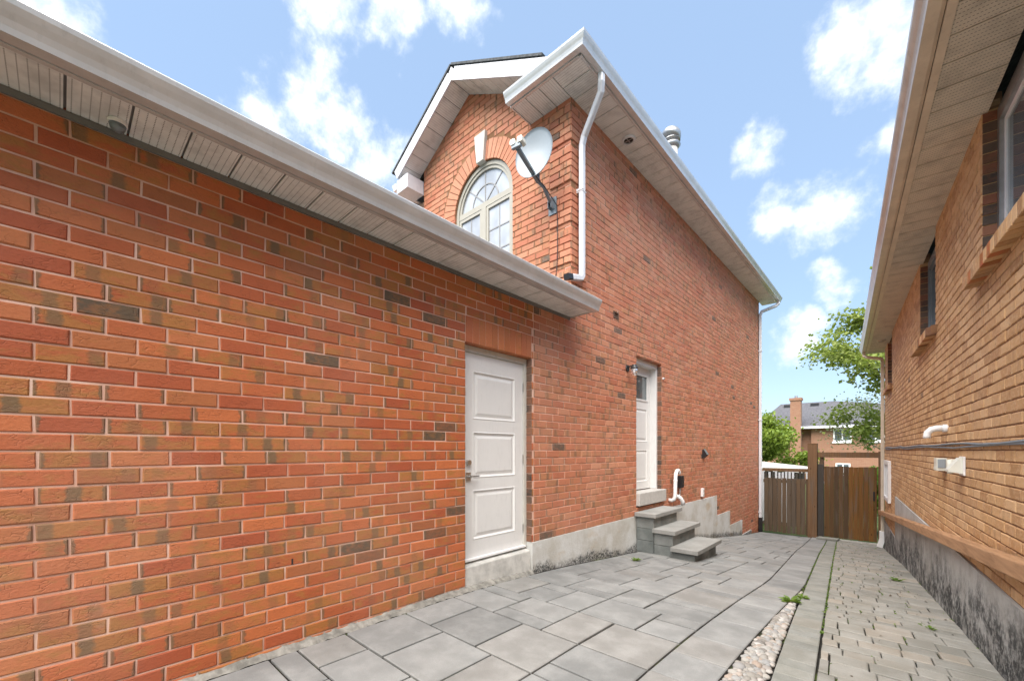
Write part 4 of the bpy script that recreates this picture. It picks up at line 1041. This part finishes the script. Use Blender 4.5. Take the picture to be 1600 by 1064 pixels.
fpan(-3.0, 11.0, NZ); fpan(11.0, SE, -1.72)
mb.build('foundation', M['parge_dark'], nb)
mb = MB()   # closing walls and roof
RW.box(mb, -SE + .0, -SE + .1, .11, 8, -2.8, 2.5); RW.box(mb, 3.0, 3.1, .11, 8, -2.8, 2.5); RW.box(mb, -SE, 3.1, 8, 8.1, -2.8, 2.5); mb.build('rear_walls', M['mortar_tan'], nb)
OV = .30; NS = 2.475
mb = MB(); P_ = RW.P
mb.hexa([P_(-SE - .35, -OV - .1, NS + .09), P_(3.2, -OV - .1, NS + .09), P_(3.2, 4, NS + 2.1), P_(-SE - .35, 4, NS + 2.1), P_(-SE - .35, -OV - .1, NS + .13), P_(3.2, -OV - .1, NS + .13), P_(3.2, 4, NS + 2.14), P_(-SE - .35, 4, NS + 2.14)])
mb.hexa([P_(-SE - .35, 8.4, NS + .09), P_(3.2, 8.4, NS + .09), P_(3.2, 4.01, NS + 2.1), P_(-SE - .35, 4.01, NS + 2.1), P_(-SE - .35, 8.4, NS + .13), P_(3.2, 8.4, NS + .13), P_(3.2, 4.01, NS + 2.14), P_(-SE - .35, 4.01, NS + 2.14)])
mb.build('roof', M['shingle'], nb)
soffit_strip(nb, M['soffit_tan'], M['groove'], RW.P(-SE - .28, .03, NS), RW.t, -RW.i * (OV + .03), SE + .28 + 3.0, .245)
mb = MB(); extr(mb, [(0, -.008), (.045, -.008), (.045, .02), (.026, .02), (.026, .12), (0, .12)], RW.P(-SE - .28, -OV - .002, NS), RW.P(3.0, -OV - .002, NS), -RW.i); mb.build('fascia', M['gutter_tan'], nb)
mb = MB(); extr(mb, GUT, RW.P(-SE - .30, -OV - .05, NS + .005), RW.P(3.0, -OV - .05, NS + .005), -RW.i); mb.build('gutter', M['gutter_tan'], nb)
mb = MB(); RW.box(mb, -SE - .30, -SE - .282, -OV - .02, .03, NS - .01, NS + .12); mb.build('eave_end_cap', M['gutter_tan'], nb)
mb = MB(); sweep(mb, [RW.P(-SE - .12, -OV - .09, NS + .0), RW.P(-SE - .12, -OV - .09, NS - .07), RW.P(-SE - .1, -OV - .03, NS - .12), RW.P(-SE + .02, -.06, NS - .22), RW.P(-SE + .05, -.045, NS - .3), RW.P(-SE + .05, -.045, -2.1)], rprof(.036, .034), RW.t)
dsn = mb.build('downspout', M['gutter_tan'], nb)
mb = MB(); sweep(mb, [RW.P(-SE + .05, -.045, -2.0), RW.P(-SE + .05, -.05, -2.2), RW.P(-SE + .06, -.10, -2.40)], rprof(.05, .055), RW.t); mb.build('downspout_shoe', M['vinyl'], dsn)
# windows
def nwindow(o, kind):
    a0, a1, z0, z1 = -o[1], -o[0], o[2], o[3]; zt = 2.47
    mb = MB(); e = .05
    for r_ in rsub([(a0 + .004, a1 - .004, z0, zt)], (a0 + e, a1 - e, z0 + e, zt - .10)): RW.box(mb, r_[0], r_[1], .075, .13, r_[2], r_[3])
    wnd = mb.build('window', M['arm'] if kind == 2 else M['galv'], nb)
    am = (a0 + a1) / 2
    for b0, b1, dd in ((a0 + e, am + .02, .1), (am + .021, a1 - e, .09)):
        mb = MB()
        for r_ in rsub([(b0, b1, z0 + e, zt - .10)], (b0 + .035, b1 - .035, z0 + e + .035, zt - .135)): RW.box(mb, r_[0], r_[1], dd, dd + .022, r_[2], r_[3])
        mb.build('sash', M['vinyl'] if kind == 1 else M['arm'], wnd)
        mb = MB(); RW.box(mb, b0 + .03, b1 - .03, dd + .008, dd + .014, z0 + e + .03, zt - .13); mb.build('pane', M['pane_curtain'] if kind == 1 else M['pane_dark'], wnd)
    mb = MB(); RW.box(mb, a0 + .004, a1 - .004, .12, .14, z0, zt); mb.build('backing', M['groove'], wnd)
    # rowlock sill
    mb = MB(); RW.box(mb, a0 - .10, a1 + .10, -.045, .10, z0 - .10, z0 - .012); sl = mb.build('window_sill', M['mortar_tan'], nb)
    n = round((a1 - a0 + .2) / .085); rr = random.Random(int(o[0] * 10))
    for k in range(n):
        b0 = a0 - .10 + (a1 - a0 + .2) * k / n; b1 = a0 - .10 + (a1 - a0 + .2) * (k + 1) / n
        mb = MB(); c = rc(); t0 = rr.uniform(-.002, .002)
        mb.hexa([RW.P(b0 + .004, -.085, z0 - .125 + t0), RW.P(b1 - .004, -.085, z0 - .125 + t0), RW.P(b1 - .004, .12, z0 - .095), RW.P(b0 + .004, .12, z0 - .095),
                 RW.P(b0 + .004, -.085, z0 - .035 + t0), RW.P(b1 - .004, -.085, z0 - .035 + t0), RW.P(b1 - .004, .12, z0 + .002), RW.P(b0 + .004, .12, z0 + .002)], c)
        mb.build('sill_brick', M['brick_tan'] if rr.random() < .75 else M['brick'], sl, bevel=.005)
nwindow(W1, 1); nwindow(W2, 2); nwindow(W3, 2)
mb = MB()   # basement window, white frame
a0, a1, z0, z1 = -13.3, -12.05, -1.15, -.24
for r_ in rsub([(a0, a1, z0, z1)], (a0 + .09, a1 - .09, z0 + .09, z1 - .09)): RW.box(mb, r_[0], r_[1], -.05, .02, r_[2], r_[3])
bw_ = mb.build('basement_window', M['vinyl'], nb, bevel=.006)
mb = MB(); RW.box(mb, a0 + .08, a1 - .08, -.022, -.012, z0 + .08, z1 - .08); mb.build('pane', M['pane_dark'], bw_)
mb = MB(); RW.box(mb, (a0 + a1) / 2 - .02, (a0 + a1) / 2 + .02, -.04, -.0225, z0 + .09, z1 - .09); mb.build('mullion', M['vinyl'], bw_)
soffit_vent(tuple(RW.P(-12.55, -.13, NS - .002)), 'round dark vent in the beige soffit of the neighbouring house', M['gutter_tan'], .085)
# sloping rail board
rail = MB()
def rz(s): return -.565 - .0885 * (s - 3.2)
pts_ = []
for s_ in (-2.5, 14.25):
    for d, dz in ((-.105, -.095), (-.016, -.095), (-.016, 0), (-.105, 0)): pts_.append(RW.P(-s_, d, rz(s_) + dz))
rail.poly(pts_, [(0, 1, 2, 3), (7, 6, 5, 4), (0, 4, 5, 1), (1, 5, 6, 2), (2, 6, 7, 3), (3, 7, 4, 0)])
ro_ = rail.build('rail_board', M['rail_wood'], loc=RW.P(-6, -.06, rz(6) - .1), bevel=.008)
tag(ro_, 'long brown wooden rail sloping along the tan brick wall above the stained foundation', 'rail')
mb = MB(); rr = random.Random(81)
tube(mb, [RW.P(-s_ * .5, -.012, .052 + .008 * math.sin(s_ * 1.3) + rr.uniform(-.005, .005)) for s_ in range(-5, 28)], .010, 6); tube(mb, [RW.P(-s_ * .5, -.012, .030 + .010 * math.sin(s_ * .9 + 1) + rr.uniform(-.004, .004)) for s_ in range(-5, 28)], .007, 6)
tag(mb.build('wall_cable', M['arm'], loc=RW.P(-6, -.01, .03)), 'dark cables strung level along the tan brick wall', 'cable')
t_ = thing('vent_elbow', RW.P(-5.87, 0, .1), 'white plastic elbow vent pipe sticking out of the tan brick above the cable', 'pipe')
mb = MB(); tube(mb, [RW.P(-5.87, .02, .215), RW.P(-5.87, -.03, .215)], .038, 14); mb.build('collar', M['vinyl'], t_, smooth=True)
mb = MB(); tube(mb, [RW.P(-5.87, -.02, .215), RW.P(-5.875, -.07, .217), RW.P(-5.88, -.11, .205), RW.P(-5.885, -.135, .175), RW.P(-5.885, -.14, .14), RW.P(-5.885, -.14, .12)], .03, 14); mb.build('elbow', M['vinyl'], t_, smooth=True)
t_ = thing('utility_box', RW.P(-5.9, 0, -.21), 'square white utility box with grey cover on tan brick below the cable', 'utility box')
mb = MB(); RW.box(mb, -6.02, -5.86, -.075, -.001, -.205, -.08); RW.box(mb, -6.0, -5.87, -.08, -.0755, -.20, -.17); mb.build('box_body', M['lnb'], t_, bevel=.005)
mb = MB(); RW.box(mb, -5.8595, -5.852, -.068, -.012, -.175, -.09); mb.build('box_cover', M['dish'], t_, bevel=.003)
t_ = thing('dryer_vent', RW.P(-5.15, 0, -.2), 'cream dryer vent hood with slanted cowl on tan brick beside the utility box', 'vent')
mb = MB(); RW.box(mb, -5.25, -5.07, -.014, -.001, -.215, -.055); mb.build('back_plate', M['vinyl'], t_, bevel=.003)
mb = MB(); q = RW.P; mb.poly([q(-5.235, -.015, -.065), q(-5.085, -.015, -.065), q(-5.085, -.015, -.20), q(-5.235, -.015, -.20), q(-5.225, -.10, -.165), q(-5.095, -.10, -.165), q(-5.095, -.10, -.185), q(-5.225, -.10, -.185), q(-5.23, -.03, -.065), q(-5.09, -.03, -.065)],
    [(0, 1, 9, 8), (8, 9, 5, 4), (4, 5, 6, 7), (7, 6, 2, 3), (0, 8, 4, 7, 3), (1, 2, 6, 5, 9)]); mb.build('cowl', M['lnb'], t_)
mb = MB(); tube(mb, [q(-5.36, -.05, -.085), q(-5.36, -.05, -.21)], .022, 10); tube(mb, [q(-5.36, .0, -.1), q(-5.36, -.05, -.1)], .018, 8); mb.build('side_tube', M['lnb'], t_, smooth=True)

# ================================================================== fence and gate at the end
FY = 14.62
t_ = thing('picket_fence', (-2.4, FY, gz(FY)), 'weathered brown picket fence with gaps and cap rail beside the house downspout', 'fence')
x = -2.93; rr = random.Random(91)
while x < -1.87:
    wd = rr.uniform(.098, .108); mb = MB(); b = gz(FY) + .02 + rr.uniform(0, .02); dz = rr.uniform(-.01, .01)
    mb.box(x, x + wd, FY, FY + .02, b, -.845 + dz, rc()); mb.build('picket', M['grey_wood'], t_, bevel=.003); x += wd + rr.uniform(.008, .017)
for zz in (-.98, -2.25):
    mb = MB(); mb.box(-2.96, -1.84, FY + .021, FY + .06, zz, zz + .09, rc()); mb.build('back_rail', M['grey_wood'], t_)
mb = MB(); mb.box(-2.97, -1.84, FY - .04, FY + .10, -.635, -.545, rc()); mb.build('cap_rail', M['post_wood'], t_, bevel=.005)
t_ = thing('gate_post', (-1.715, FY, gz(FY)), 'tall brown square timber post between the picket fence and board gate', 'post')
mb = MB(); mb.box(-1.83, -1.61, FY - .09, FY + .12, gz(FY) - .15, .17, rc()); mb.build('post', M['post_wood'], t_, bevel=.008)
mb = MB(); mb.box(-1.835, -1.605, FY - .095, FY + .125, .1705, .19, rc()); mb.build('post_cap', M['post_wood'], t_, bevel=.004)
t_ = thing('crossbeam', (-.9, FY, -.2), 'horizontal brown timber beam above the board gate', 'beam')
mb = MB(); mb.box(-1.605, -.30, FY - .04, FY + .05, -.205, -.06, rc()); mb.build('beam', M['post_wood'], t_, bevel=.006)
mb = MB(); mb.box(-.305, -.21, FY - .05, FY + .06, gz(FY) - .1, -.03, rc()); mb.build('end_post', M['post_wood'], t_, bevel=.006)
t_ = thing('dark_post', (-1.52, FY, gz(FY)), 'dark grey weathered post with split top beside the tall gate post', 'post')
mb = MB(); mb.box(-1.60, -1.465, FY - .03, FY + .08, gz(FY) - .1, -.40, rc()); mb.build('post', M['dark_wood'], t_, bevel=.006)
mb = MB(); mb.hexa([(-1.57, FY + .0, -.405), (-1.46, FY + .0, -.405), (-1.46, FY + .08, -.405), (-1.57, FY + .08, -.405), (-1.54, FY + .01, -.11), (-1.48, FY + .01, -.02), (-1.47, FY + .06, -.03), (-1.55, FY + .06, -.12)], rc()); mb.build('split_top', M['grey_wood'], t_)
t_ = thing('board_gate', (-.88, FY, gz(FY)), 'tall closed gate of orange brown cedar boards under the crossbeam', 'gate')
x = -1.455; rr = random.Random(95); tones = [.3, .2, .02, .95, .05, .62, .7, .55, .8, .6, .42, .75, .5]
k = 0
while x < -.36:
    wd = min(rr.uniform(.085, .125), -.33 - x); mb = MB(); mb.box(x, x + wd - .004, FY + rr.uniform(.0, .006), FY + .025, gz(FY) + .05 + rr.uniform(0, .015), -.46 + rr.uniform(-.012, .012), (tones[k % len(tones)], rr.random(), rr.random(), 1)); mb.build('board', M['gate_wood'], t_, bevel=.003); x += wd; k += 1
for zz in (-.8, -2.2):
    mb = MB(); mb.box(-1.455, -.335, FY + .026, FY + .065, zz, zz + .09, rc()); mb.build('brace', M['gate_wood'], t_)
mb = MB(); mb.box(-.41, -.375, FY - .025, FY - .001, -1.35, -1.10); mb.build('handle', M['black'], t_, bevel=.006)
# white timber threshold and the loose slab before it
tag((lambda m_: (m_.box(-1.15, -.30, FY - .06, FY - .03, gz(FY) - .03, gz(FY) + .035), m_.build('sill_strip', M['concrete'], loc=(-.7, FY, gz(FY)), bevel=.004))[1])(MB()), 'pale concrete strip lying along the foot of the cedar board gate', 'sill')
mb = MB(); z0 = gz(14.3); mb.hexa([(-1.58, 14.05, gz(14.05) + .004), (-1.12, 14.05, gz(14.05) + .004), (-1.10, 14.5, gz(14.5) + .004), (-1.56, 14.5, gz(14.5) + .004), (-1.58, 14.05, gz(14.05) + .055), (-1.12, 14.05, gz(14.05) + .055), (-1.10, 14.5, gz(14.5) + .06), (-1.56, 14.5, gz(14.5) + .06)], rc())
tag(mb.build('loose_slab', M['band'], loc=(-1.35, 14.3, z0), bevel=.006), 'single flat grey slab lying in front of the gate post', 'slab')
# ================================================================== beyond the fence
t_ = thing('garden_shed', (-4.2, 18.2, gz(18)), 'low garden shed with pale sloping roof behind the picket fence', 'shed')
mb = MB(); mb.box(-5.6, -2.55, 17.2, 19.2, gz(18) - .1, -.85); mb.build('wall', M['grey_wood'], t_)
mb = MB(); mb.hexa([(-5.9, 16.9, -.50), (-2.2, 16.9, -.78), (-2.2, 19.5, -.70), (-5.9, 19.5, -.3), (-5.9, 16.9, -.46), (-2.2, 16.9, -.74), (-2.2, 19.5, -.66), (-5.9, 19.5, -.26)]); mb.build('roof', M['frame'], t_)
t_ = thing('lattice_fence', (-2.6, 16.2, gz(16.2)), 'whitish lattice screen glimpsed through the gap over the pickets', 'lattice')
x = -3.6; rr = random.Random(97)
while x < -1.6:
    mb = MB(); mb.box(x, x + .06, 16.2, 16.22, -2.4, -.72 + rr.uniform(-.06, .06)); mb.build('slat', M['white'] if rr.random() < .45 else M['dark_wood'], t_); x += .095
mb = MB(); mb.box(-3.6, -1.6, 16.222, 16.25, -1.06, -.98); mb.build('rail', M['white'], t_)
# distant house
hx = thing('distant_house', (-4, 52, gz(52)), 'pink brick two storey house with grey hip roof and chimney beyond the gardens', 'house')
mb = MB(); mb.box(-10.6, -6.0, 50.6, 60, -3.6, 2.2); mb.box(-6.0, 5.5, 50.0, 60, -3.6, 2.2); mb.build('wall', M['brick_far'], hx)
mb = MB(); e = [(-11.1, 49.4, 2.25), (6.0, 49.4, 2.25), (6.0, 60.6, 2.25), (-11.1, 60.6, 2.25)]; r0, r1 = (-9.4, 55, 5.15), (-4.6, 55, 5.15); r2 = (1.8, 55, 4.2)
mb.face([e[0], e[1], r2, r1, r0]); mb.face([e[1], e[2], r2]); mb.face([e[2], e[3], r0, r1, r2]); mb.face([e[3], e[0], r0]); rf = mb.build('roof', M['shingle_far'], hx)
for x in (-8.6, -6.2):
    mb = MB(); mb.box(x - .35, x + .35, 54.0, 54.5, 4.55, 4.95); mb.build('roof_vent', M['black'], rf)
mb = MB(); mb.box(-11.15, 6.05, 49.28, 49.42, 2.10, 2.30); mb.build('gutter', M['white'], hx)
mb = MB(); mb.box(-10.9, 5.8, 49.43, 50.6, 2.12, 2.18); mb.build('soffit', M['white'], hx)
mb = MB(); mb.box(-7.62, -6.75, 49.2, 50.0, -3.6, 4.9); ch = mb.build('chimney', M['brick_far'], hx)
mb = MB(); mb.box(-7.70, -6.67, 49.12, 50.1, 4.9, 5.15); mb.build('chimney_cap', M['brick_far'], ch); 
mb = MB(); tube(mb, [(-7.18, 49.6, 5.15), (-7.18, 49.6, 5.4)], .14, 10); mb.build('chimney_pot', M['galv'], ch)
for x0, x1, z0, z1 in ((-4.28, -2.9, .80, 2.02), (-1.9, -.55, .80, 2.0), (-4.1, -3.0, -2.6, -1.25), (1.2, 2.6, .8, 2.0), (-9.6, -8.4, .7, 1.9), (-10.2, -9.2, -2.7, -1.3)):
    yy = 50.0 if x0 > -6 else 50.6
    mb = MB()
    for r_ in rsub([(x0, x1, z0, z1)], (x0 + .12, x1 - .12, z0 + .12, z1 - .12)): mb.box(r_[0], r_[1], yy - .06, yy - .005, r_[2], r_[3])
    mb.box((x0 + x1) / 2 - .05, (x0 + x1) / 2 + .05, yy - .05, yy - .005, z0 + .121, z1 - .121)
    mb.box(x0 - .08, x1 + .08, yy - .12, yy - .005, z0 - .14, z0 - .002); wd_ = mb.build('window', M['vinyl'], hx)
    mb = MB(); mb.box(x0 + .1, x1 - .1, yy - .03, yy - .006, z0 + .1, z1 - .1); mb.build('pane', M['pane_mid'], wd_)
# ------------------------------------------------------------------ trees
def leafy(mb, c, n, spread, size, rr, squash=.7):
    for _ in range(n):
        p = c + V(rr.gauss(0, spread), rr.gauss(0, spread), rr.gauss(0, spread * squash)); d = V(rr.uniform(-1, 1), rr.uniform(-1, 1), rr.uniform(-.9, .35)).normalized()
        s = d.cross(V(rr.uniform(-1, 1), rr.uniform(-1, 1), rr.uniform(-1, 1)).normalized())
        if s.length < .1: continue
        s.normalize(); l = size * rr.uniform(.6, 1.3); k = d.cross(s) * l * .12
        mb.poly([p, p + d * l * .5 + s * l * .34 + k, p + d * l, p + d * l * .5 - s * l * .34 + k], [(0, 1, 2), (0, 2, 3)], c=(rr.random(), rr.random(), rr.random(), 1))
def tree(name, base, h, spread, label, leafmat, seed, nleaf=26, lsize=.13, clear=.25, limbs=11, lcl=.26, shape=None, cat='tree', r0=.13, third=5):
    rr = random.Random(seed); base = Vector(base); t_ = thing(name, base, label, cat); tr = MB(); cr = MB()
    n = 9; tp = []; q = base.copy()
    for i in range(n):
        tp.append(q.copy()); q = q + V(rr.uniform(-.06, .06) * h * .25, rr.uniform(-.06, .06) * h * .25, h * .92 / n)
    tube(tr, tp, [r0 * (1 - .85 * i / (n - 1)) for i in range(n)], 8)
    for i in range(limbs):
        f = clear + (1 - clear) * (i + rr.random() * .6) / limbs; k = min(n - 2, int(f * (n - 1))); s = tp[k].lerp(tp[k + 1], f * (n - 1) - k)
        a = i * 2.4 + rr.uniform(-.5, .5); prof_ = math.sin(math.pi * min(1, .25 + .72 * f)) if shape is None else shape(f)
        L = spread * prof_ * rr.uniform(.75, 1.12); d = V(math.cos(a), math.sin(a), rr.uniform(.15, .7)).normalized()
        lp = [s]; dd = d.copy()
        for j in range(5):
            dd = (dd + V(rr.uniform(-.22, .22), rr.uniform(-.22, .22), rr.uniform(-.2, .12))).normalized(); lp.append(lp[-1] + dd * L / 5)
        rb = r0 * .42 * (1 - .6 * f); tube(tr, lp, [rb * (1 - .8 * j / 5) for j in range(6)], 6)
        for j in range(2, 6):
            for _ in range(third):
                d2 = (dd + V(rr.uniform(-1, 1), rr.uniform(-1, 1), rr.uniform(-.6, .6)) * .9).normalized(); l2 = L * rr.uniform(.14, .34); e_ = lp[j] + d2 * l2
                m_ = lp[j].lerp(e_, .5) + V(0, 0, .03); tube(tr, [lp[j], m_, e_], [rb * .22, rb * .15, .006], 4)
                leafy(cr, m_, nleaf // 3, lcl * .7, lsize, rr); leafy(cr, e_, nleaf, lcl, lsize, rr)
    tr.build('trunk', M['bark'], t_, smooth=True); cr.build('crown', leafmat, t_)
    return t_
tree('maple_tree', (-4.9, 21.5, gz(21.5)), 5.1, 1.95, 'bright green maple tree behind the picket fence', M['leaf'], 5, nleaf=34, lsize=.16, clear=.38, limbs=15, lcl=.22)
tree('locust_tree', (2.0, 23.0, gz(23)), 13.6, 4.2, 'tall leafy tree with airy yellow green branches behind the cedar gate', M['leaf2'], 12, nleaf=46, lsize=.18, clear=.24, limbs=22, lcl=.24, third=5, r0=.17)
tree('sparse_tree', (-.1, 30.0, gz(30)), 7.6, 3.0, 'thin greyish tree with sparse small leaves in front of the distant house', M['leaf3'], 19, nleaf=9, lsize=.12, clear=.35, limbs=12, lcl=.35, third=4)
tree('leafy_shrub', (-.55, 17.6, gz(17.6)), 2.3, .95, 'dense dark green shrub peeking over the cedar gate', M['leaf4'], 23, nleaf=30, lsize=.12, clear=.25, limbs=12, lcl=.16, cat='shrub', r0=.05)
tree('far_shrub', (-8.8, 34.0, gz(34)), 3.2, 1.8, 'rounded green shrub standing in the gardens before the distant house', M['leaf4'], 29, nleaf=22, lsize=.2, clear=.1, limbs=12, lcl=.3, cat='shrub', r0=.06, third=3)
# ------------------------------------------------------------------ weeds and moss
def weed(x, y, size, n, label, seed, flat=.5):
    rr = random.Random(seed); mb = MB(); z = gz(y)
    for k in range(n):
        a = rr.uniform(0, 6.28); r_ = size * rr.uniform(.2, 1); c = V(x, y, z) + V(math.cos(a), math.sin(a), 0) * size * rr.uniform(0, .3)
        tip = c + V(math.cos(a) * r_, math.sin(a) * r_, size * rr.uniform(.15, flat)); s = V(-math.sin(a), math.cos(a), 0) * r_ * rr.uniform(.18, .32); m_ = c.lerp(tip, .55) + V(0, 0, size * .12)
        mb.poly([c, m_ + s, tip, m_ - s], [(0, 1, 2), (0, 2, 3)], c=(rr.random(), rr.random(), rr.random(), 1))
    tag(mb.build('weed', M['weed'], loc=(x, y, z)), label, 'weed')
weed(-2.66, 5.42, .085, 26, 'small green weed sprouting between slabs just before the block steps', 1)
weed(-.74, 4.86, .10, 34, 'leafy weed clump at the narrow tip of the pebble wedge', 2)
weed(.02, 7.5, .08, 26, 'yellow green weed tuft between worn pavers midway along the stained foundation', 3)
weed(.22, 4.93, .05, 18, 'tiny weed growing in a beige paver joint beside the rail wall', 4)
weed(-.69, 5.15, .07, 20, 'low creeping weed at the end of the pebbles where two pavings meet', 5)
rr = random.Random(101); mb = MB()
def moss(x, y, n, s):
    for _ in range(n):
        c = V(x + rr.gauss(0, .008), y + rr.gauss(0, .012), gz(y) - .006); leafy(mb, c, 1, .004, s, rr)
y = 4.0
while y < 14.2:
    if rr.random() < .75: moss(bandR(y) + .004, y, 5, .022)
    if y > 5.7 and rr.random() < .5: moss(outer(y) + .008, y, 4, .02)
    y += .03
for q in cob:
    if rr.random() < .22 and q[0][1] > 2.0:
        a, b = q[1], q[2]
        for k in range(10): moss(a[0] + (b[0] - a[0]) * k / 9 + .004, a[1] + (b[1] - a[1]) * k / 9, 2, .018)
tag(mb.build('joint_moss', M['weed'], kind='stuff', loc=(-.6, 8, gz(8))), 'thin green moss growing in the joints of the old pavers', 'moss')
mb = MB(); rr = random.Random(103)
for _ in range(46):
    y = rr.uniform(2.2, 13); x = rr.uniform(bandR(y) + .03, xr(y) - .05); leafy(mb, V(x, y, gz(y) + .006), 1, .003, .03, rr)
tag(mb.build('leaf_litter', M['bark'], kind='stuff', loc=(0, 6, gz(6))), 'scattered dead leaf scraps on the old beige pavers', 'leaf litter')
